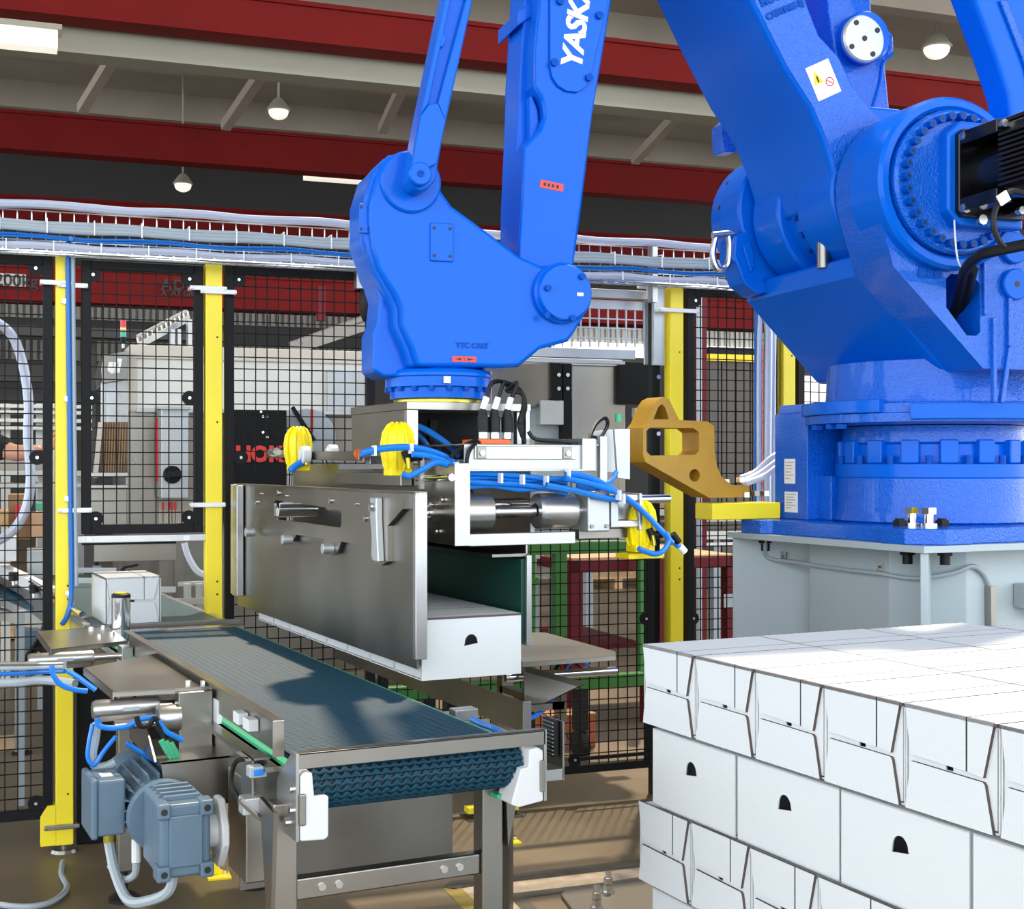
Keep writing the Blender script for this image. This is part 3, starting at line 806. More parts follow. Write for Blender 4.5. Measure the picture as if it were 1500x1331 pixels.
# --- elbow joint above the picture
el = ont(925, -470, .1); er, ez = (el - RB).dot(RD), el.z
eb = obj('elbow_hub', tcyl(MB(), er, ez, -.36, .32, .24, 36), M['blue'], robot, .01)
for t0, t1 in ((.25, .33), (-.37, -.29)):
    obj('elbow_cap', tcyl(MB(), er, ez, t0, t1, .20, 36), M['blue_cast'], eb, .006)
obj('elbow_beam', rzprism(MB(), [(er - .9, ez + .05), (er + .3, ez + .18), (er + .3, ez + .40), (er - .9, ez + .32)], -.1, .2), M['blue'], robot, .02)
obj('link_triangle', rzprism(MB(), [(er - .1, ez - .05), (er + .26, ez + .60), (er + .36, ez + .60), (er + .2, ez)], .10, .20), M['blue'], robot, .02)
# --- thin wrist rod
rod_px = [(598, 262), (606, 276), (616, 280), (628, 276), (638, 264), (650, 196), (693, 0), (735, -200), (877, -900), (840, -900), (693, -200), (651, 0), (615, 169)]
rod = obj('wrist_rod', tprism(MB(), rod_px, .155, .25), M['blue'], robot, .008, 2)
# raised edges of the I-section, leaving a recessed channel
for pts in ([(616, 169), (651, 0), (693, -200), (702, -200), (660, 0), (628, 152)], [(642, 150), (682, 0), (722, -200), (735, -200), (692, 0), (652, 176)],
            [(600, 258), (616, 169), (628, 152), (642, 150), (653, 176), (640, 240)]):
    obj('rod_flange', tprism(MB(), pts, .248, .272), M['blue'], rod, .005)
obj('rod_lug', tprism(MB(), [(640, 46), (650, 44), (654, 56), (650, 68), (638, 72)], .248, .27), M['blue'], rod, .006)
q = ont(615, 255, .27)
rc = obj('rod_cap', MB().lathe(q - RS * .02, RS, [(.034, 0), (.034, .025), (.030, .03), (.0, .03)], 28), M['blue'], rod)
obj('cap_ring', MB().lathe(q + RS * .01, RS, [(.010, 0), (.010, .004), (.006, .004), (.006, .001)], 16), M['blue_bolt'], rc)
# --- wrist body
body_px = [(541, 300), (541, 325), (546, 362), (555, 394), (579, 432), (587, 450), (588, 476), (604, 511), (612, 537), (735, 538), (761, 537), (792, 511),
           (833, 500), (843, 486), (861, 455), (866, 430), (860, 408), (845, 393), (822, 387), (794, 389), (762, 375), (713, 338), (662, 301), (646, 278), (642, 252), (628, 233), (603, 224), (575, 230), (553, 255)]
wrist = obj('wrist_body', tprism(MB(), body_px, -.06, .15), M['blue'], robot, .014, 3)
step_px = [(533, 290), (533, 330), (539, 368), (548, 400), (568, 436), (576, 452), (577, 478), (592, 512), (600, 538), (640, 538), (640, 300), (600, 225), (570, 226), (545, 250)]
obj('wrist_step', tprism(MB(), step_px, -.10, .118), M['blue'], wrist, .012, 3)
back_px = [(592, 219), (562, 232), (544, 252), (532, 284), (527, 355), (547, 406), (556, 437), (552, 475), (546, 488), (546, 543), (562, 552), (690, 552), (650, 480), (650, 330), (615, 250)]
obj('wrist_flank', tprism(MB(), back_px, -.10, .07), M['blue'], wrist, .012, 3)
obj('rod_boss', MB().lathe(ont(601, 267, .15), RS, [(.092, -.02), (.092, .008), (.086, .014), (.0, .014)], 40), M['blue'], wrist)
q = ont(822, 430, .15)
pc = obj('pivot_cap', MB().lathe(q, RS, [(.094, -.03), (.094, .018), (.086, .024), (.086, .036), (.082, .042), (.0, .042)], 44), M['blue'], wrist)
for px, py in ((852, 405), (802, 422), (838, 466), (800, 462)):
    z = ont(px, py, .192); obj('cap_screw', MB().cyl(z, z + RS * .012, .010, n=10), M['blue_bolt'], pc)
z = ont(850, 431, .193); obj('cap_mark', MB().obox(z, RD * .010, UP * .005, RS * .001), M['label_white'], pc)
def cover(cpx, cpy, w, h, t, nm='inspection_cover'):
    z = ont(cpx, cpy, t)
    o = obj(nm, MB().obox(z, RD * w / 2, UP * h / 2, RS * .006), M['blue'], wrist, .004)
    for a in (-1, 1):
        for b in (-1, 1):
            s = z + RD * a * w * .34 + UP * b * h * .36 + RS * .006
            obj('cover_screw', MB().cyl(s, s + RS * .002, .005, n=8), M['ink'], o)
cover(647, 355, .072, .115, .152)
cover(534, 320, .034, .09, .121)
q = ont(680, 526, .152)
rl = obj('red_label', MB().obox(q, RD * .038, UP * .0085, RS * .0012), M['red_label'], wrist)
for k in (-1, 1):
    obj('label_print', MB().prism([q + RD * k * .010 + UP * .004 + RS * .0014, q + RD * k * .010 - UP * .004 + RS * .0014, q + RD * k * .030 + RS * .0014], RS * .0005), M['ink'], rl)
obj('label_print', text_mb('T', .014, q - UP * .005, -RD, UP, .0018, 0, 'CENTER'), M['ink'], rl)
obj('cast_lettering', text_mb('YTC CAST', .022, ont(668, 509, .15), -RD, UP, .003, .001), M['blue_bolt'], wrist)
# --- tool flange
WR = 1.806
def wl(prof, nm, m, n=40): return obj(nm, MB().lathe(RT(WR, 0, 0), UP, prof, n), M[m], robot)
fl = wl([(.13, 1.75), (.160, 1.74), (.168, 1.73), (.168, 1.722), (.163, 1.718), (.163, 1.69), (.150, 1.686), (.148, 1.655), (.0, 1.655)], 'tool_flange', 'blue')
for k in range(18):
    a = 2 * math.pi * k / 18; d = Vector((math.cos(a), math.sin(a), 0))
    p = RT(WR, 0, 1.676) + d * .156
    obj('flange_bolt', MB().cyl(p, p + UP * .014, .009, n=10), M['blue_bolt'], fl)
wl([(.135, 1.656), (.137, 1.65), (.137, 1.636), (.0, 1.636)], 'adapter_ring', 'gold')
p = ont(655, 556, .172); obj('flange_tag', MB().obox(p, RD * .010, UP * .010, RS * .004), M['label_white'], fl)
# --- connector box on the base
cb = obj('connector_box', MB().box(3.07, 3.24, 3.87, 4.06, 1.256, 1.64), M['blue_cast'], robot, .004)
obj('connector_step', MB().box(3.085, 3.25, 3.90, 4.05, 1.64, 1.672), M['blue_cast'], cb, .003)
obj('lower_block', MB().box(3.12, 3.30, 3.80, 4.0, 1.256, 1.415), M['blue_cast'], cb, .004)
obj('side_arm', MB().box(3.20, 3.40, 3.92, 4.04, 1.52, 1.575), M['blue'], cb, .004)
for px, py, w_, h_ in ((1157, 690, .062, .090), (1159, 735, .075, .075)):
    q = onx(px, py, 3.0695)
    lb = obj('rating_label', MB().box(3.0685, 3.0698, q.y - w_ / 2, q.y + w_ / 2, q.z - h_ / 2, q.z + h_ / 2), M['label_white'], cb)
    for k in range(6):
        z = q.z + h_ * (.36 - .13 * k); L = w_ * (.8, .6, .7, .5, .75, .4)[k]
        obj('label_line', MB().box(3.0680, 3.0686, q.y + w_ * .4 - L, q.y + w_ * .4, z - .0016, z + .0016), M['cable_grey'], lb)
# ---------------------------------------------------------------- robot stand
SCX, SCY = 3.43, 3.635
stand = thing('robot_stand', 'grey painted steel pedestal with corner gussets under the blue robot', 'stand', (SCX, SCY, 0))
obj('top_plate', MB().box(SCX - .51, SCX + .51, SCY - .51, SCY + .51, 1.184, 1.206), M['grey_paint'], stand, .002)
h, ch = .375, .17
octo = [(-h, -h + ch), (-h + ch, -h), (h - ch, -h), (h, -h + ch), (h, h - ch), (h - ch, h), (-h + ch, h), (-h, h - ch)]
col = obj('column', MB().prism([(SCX + x, SCY + y, 0) for x, y in octo], (0, 0, 1.184)), M['grey_paint'], stand, .004)
for sx in (-1, 1):
    for sy in (-1, 1):
        d = Vector((sx, sy, 0)).normalized(); n = Vector((-d.y, d.x, 0)); o = Vector((SCX, SCY, 0))
        q = [o + d * .40, o + d * .70, o + d * .70 + UP * 1.184, o + d * .40 + UP * 1.184]
        obj('corner_gusset', MB().prism([p + n * .012 for p in q], n * -.024), M['grey_paint'], stand, .003)
obj('floor_plate', MB().box(SCX - .56, SCX + .56, SCY - .56, SCY + .56, 0, .03), M['grey_paint'], stand, .003)
for x, y in ((-.42, .40), (-.42, -.34), (-.34, -.42), (.34, -.42), (.40, -.36)):
    p = Vector((SCX + x, SCY + y, 1.184))
    obj('hold_down_nut', MB().cyl(p, p - UP * .016, .026, n=6).cyl(p - UP * .016, p - UP * .045, .016, n=14), M['rubber'], stand)
# base bolts that stand on the robot plate
for i, (px, py) in enumerate(((1336, 770), (1361, 771))):
    p = onz(px, py, 1.256)
    t = thing('base_bolt', ['left', 'right'][i] + ' of two tall shiny bolts on the blue base corner', 'bolt', p, 'base bolts')
    obj('shank', MB().cyl(p + UP * .010, p + UP * .050, .014, n=16), M['chrome'], t)
    obj('hex_head', MB().cyl(p + UP * .040, p + UP * .060, .025, n=6), M['chrome'], t)
    obj('washer', MB().cyl(p, p + UP * .010, .026, n=20), M['bolt'], t)
for px in (1318, 1380):
    p = onz(px, 770, 1.256)
    o = obj('base_nut', MB().cyl(p, p + UP * .018, .024, n=6).cyl(p + UP * .018, p + UP * .024, .015), M['rubber'])
    tag(o, ('black nut left of the two tall shiny bolts on the blue base' if px < 1350 else 'black nut right of the two tall shiny bolts on the blue base'), 'nut', 'black base nuts')
# cable on the stand
xs = SCX - h - .012
pts = [onx(1122, 770, 3.0), onx(1121, 800, 3.0), onx(1126, 817, 3.02), onx(1170, 824, xs), onx(1230, 833, xs), onx(1290, 840, xs), Vector((3.10, 3.365, 1.085)), Vector((3.185, 3.28, 1.105)),
       ony(1424, 829, SCY - h - .012), ony(1441, 840, SCY - h - .012), ony(1450, 858, SCY - h - .012)]
sc = obj('stand_cable', MB().tube(pts, .008, 8, 5), M['cable_grey']); tag(sc, 'thin grey cable clipped across the grey robot stand', 'cable')
pp = [ony(1450, 858, SCY - h - .014), ony(1452, 990, SCY - h - .014)]
cd = obj('cable_duct', MB().bar(pp[0], pp[1], .03, .022), M['steel']); tag(cd, 'short vertical metal cable duct on the right face of the grey stand', 'duct')
for px, py in ((1148, 814), (1290, 830)):
    q = onx(px, py, SCX - h - .004); c2 = obj('cable_clip', MB().obox(q, (.003, 0, 0), (0, .014, 0), (0, 0, .016)), M['bolt'], stand)
    obj('clip_screw', MB().cyl(q - Vector((.006, 0, 0)), q, .005, n=8), M['steel_dark'], c2)
eb_ = ony(1490, 880, SCY - h)
es = thing('switch_box', 'yellow and grey switch box on the right face of the stand', 'switch', Vector((eb_.x + .03, eb_.y, .985)))
obj('housing', MB().box(eb_.x - .02, eb_.x + .10, eb_.y - .045, eb_.y - .001, .985, 1.065), M['cable_grey'], es, .004)
obj('lid', MB().box(eb_.x - .02, eb_.x + .10, eb_.y - .085, eb_.y - .045, .985, 1.065), M['warn_yellow'], es, .006)
obj('gland', MB().cyl((eb_.x + .04, eb_.y - .04, .985), (eb_.x + .04, eb_.y - .04, .95), .014), M['white'], es)
# ochre lifting bracket on the base
YB = 4.05
op = [(942, 626), (948, 619), (956, 597), (964, 585), (972, 581), (980, 584), (986, 597), (995, 615), (1037, 617), (1046, 624), (1047, 660), (1050, 682), (1057, 698), (1072, 710), (1098, 711), (1098, 723), (1090, 728), (1039, 729), (946, 677), (942, 668)]
h1 = [(947, 631), (952, 626), (1016, 627), (1024, 633), (1024, 660), (1018, 666), (953, 667), (947, 661)]
h2 = [(957, 614), (965, 595), (970, 592), (974, 596), (980, 614)]
cq = ony(1017.5, 696, YB); rr = .0225
h3 = circle(cq, (1, 0, 0), (0, 0, 1), rr, 18)
br = thing('lifting_bracket', 'ochre cast lifting bracket with loop and window beside the robot base', 'bracket', ony(1060, 728, YB))
obj('casting', MB().prism_holes([ony(x, y, YB) for x, y in op], [[ony(x, y, YB) for x, y in h1], [ony(x, y, YB) for x, y in h2], h3], (0, .11, 0)), M['ochre'], br, .006)
a = ony(1026, 730, YB - .04); b = ony(1120, 750, YB - .04)
obj('yellow_base', MB().box(ony(1034, 740, YB).x, 3.06, YB - .04, YB + .07, 1.2565, 1.2565 + .06), M['yellow'], br, .004)
for px, py in ((1062, 705), (1085, 702), (1092, 724), (1107, 722), (1121, 722)):
    p = ony(px, py + 4, YB + (.05 if py < 710 else .0)); p.z = max(p.z, 1.326)
    obj('bracket_bolt', MB().cyl(p, p + UP * .018, .018, n=6), M['bolt'] if px != 1107 else M['steel_dark'], br)
# labels on the base box, conduits into the base
for px, py, w_, h_ in ((1157, 690, .058, .085), (1159, 735, .062, .08)):
    q = ony(px, py, 3.78)
# hoses entering the base
hs = [[(1085, 700), (1105, 692), (1130, 670), (1150, 662)], [(1088, 706), (1112, 694), (1134, 678), (1152, 668)], [(1092, 708), (1118, 698), (1138, 684), (1154, 676)]]
for i, q in enumerate(hs):
    o = obj('conduit', MB().tube([ony(x, y, 4.25 - .02 * i) for x, y in q], .012, 8, 6), M['pvc'])
    tag(o, ['upper', 'middle', 'lower'][i] + ' clear hose entering the robot base above the ochre bracket', 'hose', 'base hoses')
# ---------------------------------------------------------------- white cartons
CL, CW, CH = .302, .199, .167
def carton_body():
    mb = MB(); e = .006
    # short face at x = 0, looking towards -X, with a small finger hole
    def P(a, z, x): return Vector((x, -a, z))
    o = [P(e, e, e), P(CW - e, e, e), P(CW - e, CH - e, e), P(e, CH - e, e)]
    hl = [P(.088, .0765, e), P(.104, .0765, e), P(.104, .087, e), P(.088, .087, e)]
    mb.prism_holes(o, [hl], (.003, 0, 0))
    mb.box(CL - .004, CL, -CW + e, -e, e, CH - e)
    # long face at y = -CW with a half moon hole
    o = [Vector((e, -CW, 0)), Vector((CL, -CW, 0)), Vector((CL, -CW, CH - .006)), Vector((e, -CW, CH - .006))]
    hm = [Vector((CL * .5 - .021, -CW, .086))] + [Vector((CL * .5 + .019 * math.cos(t), -CW, .096 + .021 * math.sin(t))) for t in [math.pi * (1 - k / 8) for k in range(9)]] + [Vector((CL * .5 + .021, -CW, .092))]
    mb.prism_holes(o, [hm], (0, .003, 0))
    mb.box(e, CL, -.003, 0, 0, CH - .006)
    mb.box(e, CL, -CW, 0, 0, .003)
    mb.box(e, CL, -CW, 0, CH - .009, CH - .006)
    return mb
def panel(pts, vec): return MB().prism(pts, vec)
class Zero:  # local building: keep coordinates as they are
    pass
def local_mesh(name, mb, m, edge=None):
    me = bpy.data.meshes.new(name)
    me.from_pydata([tuple(p) for p in mb.v], [], mb.f)
    me.polygons.foreach_set('use_smooth', [True] * len(me.polygons)); me.set_sharp_from_angle(angle=.5)
    me.materials.append(m)
    if edge:
        me.materials.append(edge)
        for i, p in enumerate(me.polygons):
            if i > 1: p.material_index = 1
    return me
V = Vector
ME_body = local_mesh('carton_body', carton_body(), M['carton'])
def flat(nm, pts, vec): return (nm, local_mesh(nm, panel([V(p) for p in pts], vec), M['carton'], M['edge']))
_pf = MB()
for _k in range(14):
    _pf.box(.012 + _k * .0205, .017 + _k * .0205, -.0035, -.0020, CH - .0004, CH + .0003)
ME_parts = [
    flat('lid_flap', [(0, -.004, CH), (0, -.016, .088), (0, -.1355, .084), (0, -.1355, CH)], (.006, 0, 0)),
    flat('side_flap', [(0, -.139, .0845), (0, -.1705, .081), (0, -.192, CH), (0, -.139, CH)], (.006, 0, 0)),
    flat('tray_front', [(0, -.004, 0), (0, -.190, 0), (0, -.174, .071), (0, -.170, .0745), (0, -.017, .077)], (.006, 0, 0)),
    flat('lid_panel', [(0, -.0015, CH - .006), (CL, -.0015, CH - .006), (CL, -.1358, CH - .006), (0, -.1358, CH - .006)], (0, 0, .006)),
    flat('top_flap', [(0, -.139, CH - .006), (CL, -.1388, CH - .006), (CL, -.198, CH - .006), (0, -.198, CH - .006)], (0, 0, .006)),
    ('perforation', local_mesh('perforation', _pf, M['edge'])),
]
ME_solid = local_mesh('carton_plain', MB().box(0, CL, -CW, 0, 0, CH), M['carton'])
def carton(x, y, z, label, group, rot=0, full=True, parts=None):
    jx, jy = random.uniform(-.0012, .0012), random.uniform(-.0006, .0006)
    if not full:
        o = bpy.data.objects.new('carton', ME_solid); COL.objects.link(o)
        o.location = (x + jx, y + jy, z); o.rotation_euler = (0, 0, rot)
        return tag(o, label, 'box', group)
    t = thing('carton', label, 'box', (x + jx, y + jy, z), group)
    t.rotation_euler = (0, 0, rot)
    for nm, me in [('carton_body', ME_body)] + ME_parts:
        if parts and nm not in parts and nm != 'carton_body': continue
        o = bpy.data.objects.new(nm, me); COL.objects.link(o); o.parent = t
    return t
PX0, PY0, PTOP = 1.526, 2.481, 1.068
ORD = ['first', 'second', 'third', 'fourth', 'fifth', 'sixth']
ROWN = ['front row', 'second row', 'third row', 'back row']
DZ = .1685
G = 'white cartons stacked on the pallet'
for r in range(4):                                       # top layer, long side across
    for k in range(6):
        yo = -.09 if r == 3 else (0, .004, -.003)[r]
        carton(PX0 + r * .3035, PY0 + yo - k * .2005, PTOP - CH, 'white carton, %s from far end, %s of the top pallet layer' % (ORD[k], ROWN[r]), G)
LN = ['top', 'second', 'third', 'fourth', 'fifth']
for L in range(1, 5):
    z = PTOP - CH - DZ * L
    if L in (1, 3):                                      # turned layer: long face with half moon hole towards the viewer
        for r in range(6):
            for k in range(4):
                y0 = PY0 - .028 - k * .3045
                carton(PX0 + .004 + (r + 1) * .2005, y0, z, 'white carton, %s from far end, %s row of the %s pallet layer down' % (ORD[k], 'front' if r == 0 else ORD[r], LN[L]), G, -math.pi / 2, r == 0, ['lid_panel'])
    else:
        for r in range(4):
            for k in range(6):
                carton(PX0 - .004 + r * .3035, PY0 + .010 - k * .2005, z, 'white carton, %s from far end, %s of the %s pallet layer down' % (ORD[k], ROWN[r], LN[L]), G, 0, r == 0, ['lid_flap', 'side_flap', 'tray_front'])
zb_ = PTOP - CH - DZ * 4
pal = thing('pallet', 'wooden pallet under the stack of white cartons', 'pallet', (PX0 + .6, PY0 - .6, .07))
for i in range(5):
    x = PX0 + .02 + i * .285; obj('deck_board', MB().box(x, x + .11, PY0 - 1.21, PY0, zb_ - .022, zb_ - .001), M['wood'], pal, .002)
for j in range(3):
    y = PY0 - .1 - j * .5; obj('bearer', MB().box(PX0 + .01, PX0 + 1.25, y - .1, y, .085, zb_ - .022), M['wood'], pal, .002)
pst = obj('pallet_stand', MB().box(PX0 - .02, PX0 + 1.28, PY0 - 1.25, PY0 + .02, 0, .084), M['grey_paint'], None, .004); tag(pst, 'low grey steel pallet stand under the wooden pallet', 'stand')
# row of eight held by the gripper
GX, GY, GZ = 1.365, 3.343, .876
for k in range(8):
    carton(GX, GY + (k + 1) * .2005, GZ, 'white carton, %s from the front in the row held by the gripper' % (ORD + ['seventh', 'eighth'])[k], 'white cartons in the gripper', 0, True, ['lid_panel', 'top_flap'])
# ---------------------------------------------------------------- belt conveyor
VX0, VX1, VY0, VY1, BZ = .757, 1.267, 2.457, 4.76, .877
cv = thing('belt_conveyor', 'stainless belt conveyor with dark teal modular belt in the foreground', 'conveyor', ((VX0 + VX1) / 2, 3.4, 0))
bx0, bx1 = VX0 + .03, VX1 - .03
NR, NYC = .045, VY0 + .058
prof = [(VY1, BZ - .008)] + [(NYC + (NR - .008) * math.cos(a), BZ - NR + (NR - .008) * math.sin(a)) for a in [math.pi / 2 + k * math.pi / 10 for k in range(11)]] + [(VY1, BZ - 2 * NR + .008)]
obj('belt_core', MB().prism([(bx0, y, z) for y, z in prof], (bx1 - bx0, 0, 0)), M['belt_base'], cv)
# one zigzag row of belt links, shared by every row
def belt_row():
    mb = MB(); cells = 44; w = (bx1 - bx0); cw = w / cells
    hw, th = .0044, .0080
    vs, fs = [], []
    for i in range(cells + 1):
        x = -w / 2 + i * cw; t = 1 if i % 2 else -1
        lo, hi = -hw + .0010 * t, hw + .0048 * t
        vs += [(x, lo, -th), (x, lo, -.0014), (x, lerp(lo, hi, .25), 0), (x, lerp(lo, hi, .75), 0), (x, hi, -.0014), (x, hi, -th)]
    for i in range(cells):
        for k in range(5):
            a = i * 6 + k; fs.append((a, a + 6, a + 7, a + 1))
    mb.add(vs, fs)
    return mb
ME_row = local_mesh('belt_row', belt_row(), M['belt'])
xc = (bx0 + bx1) / 2 - cv.location.x
pitch = .0135
y = VY1 - .01
def row(yy, zz, rx):
    o = bpy.data.objects.new('belt_row', ME_row); COL.objects.link(o); o.parent = cv
    o.location = (xc, yy - cv.location.y, zz); o.rotation_euler = (rx, 0, 0)
while y > NYC:
    row(y, BZ, 0); y -= pitch
s = NYC - y
while s < math.pi * NR:
    a = s / NR
    row(NYC - NR * math.sin(a), BZ - NR + NR * math.cos(a), a); s += pitch
y = NYC + (s - math.pi * NR)
for k in range(6):
    row(y, BZ - 2 * NR, math.pi); y += pitch
st = M['steel']
# side rails and wear strips
obj('side_rail', MB().box(VX0 - .004, VX0 + .004, VY0 + .05, VY1, .775, .862), st, cv)
obj('side_rail', MB().box(VX1 - .004, VX1 + .004, VY0 + .05, VY1, .775, .862), st, cv)
obj('rail_lip', MB().box(VX0 - .03, VX0 + .004, VY0 + .12, VY1, .852, .862), st, cv)
obj('wear_strip', MB().box(VX0 + .006, VX0 + .024, VY0 + .04, VY1, .845, .868), M['green_strip'], cv)
obj('wear_strip', MB().box(VX1 - .024, VX1 - .006, VY0 + .04, VY1, .845, .868), M['green_strip'], cv)
# end frame
obj('end_rail', MB().box(VX0, VX1 + .012, VY0 - .004, VY0 + .004, .880, .910).box(VX0, VX1 + .012, VY0 - .004, VY0 + .022, .906, .910), st, cv, .001)
obj('end_plate', MB().prism([(VX0 - .006, VY0 - .004, .910), (VX0 - .006, VY0 - .004, .745), (VX0 - .006, VY0 + .12, .745), (VX0 - .006, VY0 + .12, .84), (VX0 - .006, VY0 + .02, .910)], (.006, 0, 0)), M['alu'], cv)
obj('end_plate', MB().prism([(VX1 + .008, VY0 - .004, .910), (VX1 + .008, VY0 - .004, .765), (VX1 + .008, VY0 + .12, .765), (VX1 + .008, VY0 + .12, .84), (VX1 + .008, VY0 + .02, .910)], (.006, 0, 0)), M['alu'], cv)
gl = [(VX0 + .002, .745), (VX0 + .002, .868), (VX0 + .012, .876), (VX0 + .026, .872), (VX0 + .030, .825), (VX0 + .058, .825), (VX0 + .058, .748), (VX0 + .05, .742)]
obj('nose_guard', MB().prism([(x, VY0 - .006, z) for x, z in gl], (0, .07, 0)), M['white'], cv, .004)
gr = [(VX1 + .006, .765), (VX1 + .006, .868), (VX1 - .006, .876), (VX1 - .026, .873), (VX1 - .028, .838), (VX1 - .045, .836), (VX1 - .068, .765), (VX1 - .05, .758)]
obj('nose_guard', MB().prism([(x, VY0 - .006, z) for x, z in gr], (0, .07, 0)), M['white'], cv, .004)
obj('guard_slot', MB().box(VX0 - .001, VX0 + .012, VY0 - .012, VY0 - .005, .775, .835), st, cv, .003)
obj('guard_slot', MB().box(VX1 - .004, VX1 + .008, VY0 - .012, VY0 - .005, .785, .85), st, cv, .003)
obj('bolt_row', MB().cyl((VX0 - .012, VY0 + .02, .84), (VX0 - .005, VY0 + .02, .84), .008, n=10).cyl((VX0 - .012, VY0 + .02, .80), (VX0 - .005, VY0 + .02, .80), .008, n=10).cyl((VX0 - .012, VY0 + .05, .77), (VX0 - .005, VY0 + .05, .77), .008, n=10), M['bolt'], cv)
# legs, braces and feet
def leg(x0, y0, zt, foot=True, z0=.10):
    o = obj('leg', MB().box(x0, x0 + .048, y0, y0 + .048, z0, zt), st, cv, .004)
    c = Vector((x0 + .024, y0 + .024, 0))
    obj('foot', MB().lathe(c, UP, [(.052, 0), (.052, .012), (.03, .026), (.012, .032), (.011, z0 + .005)], 20), M['rubber'], o)
leg(.730, 2.53, .80); leg(1.172, 2.53, .80)
leg(.800, 4.60, .80); leg(1.230, 4.55, .80)
for z0, z1 in ((.605, .648),):
    b = obj('brace', MB().box(.778, 1.172, 2.54, 2.572, z0, z1), st, cv, .004)
    for x in (.83, .865, 1.09, 1.125):
        obj('brace_rivet', MB().cyl((x, 2.54, (z0 + z1) / 2), (x, 2.536, (z0 + z1) / 2), .0075, n=14), M['bolt'], b)
obj('leg_plate', MB().prism([(.722, 2.50, .79), (.722, 2.52, .60), (.722, 2.55, .58), (.722, 2.60, .80)], (.008, 0, 0)), st, cv)
obj('leg_wedge', MB().prism([(1.222, 2.52, .77), (1.25, 2.52, .77), (1.226, 2.52, .66)], (0, .05, 0)), M['steel_dark'], cv)
obj('wear_end', MB().box(1.19, 1.235, 2.50, 2.58, .768, .776), M['green_strip'], cv)
a = ony(663, 1248, 2.95)
obj('return_panel', MB().box(.775, a.x, 2.95, 2.956, .51, .775), M['steel_dark'], cv, .001)
obj('drive_cover', MB().box(.735, .80, 2.75, 2.90, .585, .80), M['steel'], cv, .004)
# left guide plate
g = MB().prism([(VX0 - .002, 2.555, .885), (VX0 - .002, 4.16, .885), (VX0 - .002, 4.16, .955), (VX0 - .002, 2.555, .955)], (.003, 0, 0))
g.box(VX0 - .02, VX0 + .001, 2.553, 4.16, .952, .956).box(VX0 - .022, VX0 + .001, 2.552, 2.555, .885, .956)
obj('guide_plate', g, st, cv, .0008)
for y in (2.72, 2.80):
    obj('guide_block', MB().box(VX0 - .025, VX0 - .003, y, y + .045, .905, .93), M['white'], cv, .002)
# transfer plate at the far end
obj('transfer_plate', MB().box(VX0, VX1, VY1, VY1 + .06, .868, .880), st, cv, .001)

# ---------------------------------------------------------------- gearmotor
gm = thing('gear_motor', 'blue-grey gear motor with terminal box beside the conveyor drive', 'motor', (.61, 2.95, .60))
mg = M['motor_grey']
gb = obj('gearbox', MB().box(.560, .664, 2.755, 2.93, .615, .765), mg, gm, .008)
obj('gearbox_cover', MB().box(.578, .646, 2.747, 2.756, .638, .742), mg, gb, .003)
for x in (.553, .640):
    for z in (.612, .738):
        cl = obj('corner_lug', MB().box(x, x + .028, 2.742, 2.79, z, z + .032), mg, gb, .005)
        obj('lug_hole', MB().cyl((x + .014, 2.7415, z + .016), (x + .014, 2.743, z + .016), .007, n=12), M['ink'], cl)
for k in range(4):
    obj('gearbox_rib', MB().box(.575, .65, 2.79 + k * .035, 2.80 + k * .035, .76, .775), mg, gb, .002)
obj('neck', MB().lathe((.605, 2.92, .70), (0, 1, 0), [(.075, 0), (.078, .02), (.070, .03), (.066, .06)], 28), mg, gm)
mo = obj('motor_body', MB().lathe((.605, 2.98, .705), (0, 1, 0), [(.064, 0), (.064, .20), (.060, .21)], 28), mg, gm)
for k in range(20):
    a = 2 * math.pi * k / 20; d = Vector((math.cos(a), 0, math.sin(a)))
    q = Vector((.605, 3.08, .705)) + d * .068
    obj('cooling_fin', MB().obox(q, d * .009, (0, .095, 0), Vector((-d.z, 0, d.x)) * .0022), mg, mo)
obj('fan_cowl', MB().lathe((.605, 3.18, .705), (0, 1, 0), [(.076, 0), (.078, .01), (.078, .085), (.06, .10), (.02, .10)], 28), mg, gm)
tb = obj('terminal_box', MB().box(.475, .535, 2.985, 3.115, .655, .775), mg, gm, .006)
obj('box_lid', MB().box(.462, .477, 2.98, 3.12, .650, .780), mg, tb, .006)
obj('rating_label', MB().box(.49, .515, 3.02, 3.06, .7752, .776), M['label_white'], tb)
obj('cable_gland', MB().cyl((.51, 3.05, .655), (.51, 3.05, .625), .012, n=10), M['gold'], tb)
obj('cable_gland', MB().cyl((.552, 2.96, .65), (.552, 2.96, .60), .010, n=10), M['white'], tb)
obj('motor_lead', MB().tube([(.51, 3.05, .625), (.515, 3.0, .57), (.53, 2.93, .53), (.56, 2.86, .545), (.59, 2.81, .575), (.60, 2.80, .62)], .011, 8, 6), M['cable_grey'], gm)
obj('motor_lead', MB().tube([(.552, 2.96, .60), (.55, 2.97, .57), (.53, 3.0, .555), (.515, 3.06, .57)], .008, 8, 6), M['cable_grey'], gm)
fl = obj('bearing_flange', MB().prism([(.690, 2.83 + a, .684 + b) for a, b in ((-.06, -.02), (-.02, -.075), (.02, -.075), (.055, -.02), (.055, .02), (.02, .07), (-.02, .07), (-.06, .02))], (.018, 0, 0)), M['white'], gm, .006)
obj('bearing_hub', MB().cyl((.666, 2.83, .684), (.692, 2.83, .684), .034, n=24), M['white'], fl)
obj('drive_shaft', MB().cyl((.664, 2.83, .684), (.708, 2.83, .684), .016, n=18), M['chrome'], gm)
for a, b in ((.0, .055), (.0, -.058)):
    obj('flange_bolt', MB().cyl((.676, 2.83 + a, .684 + b), (.69, 2.83 + a, .684 + b), .010, n=6), M['bolt'], fl)

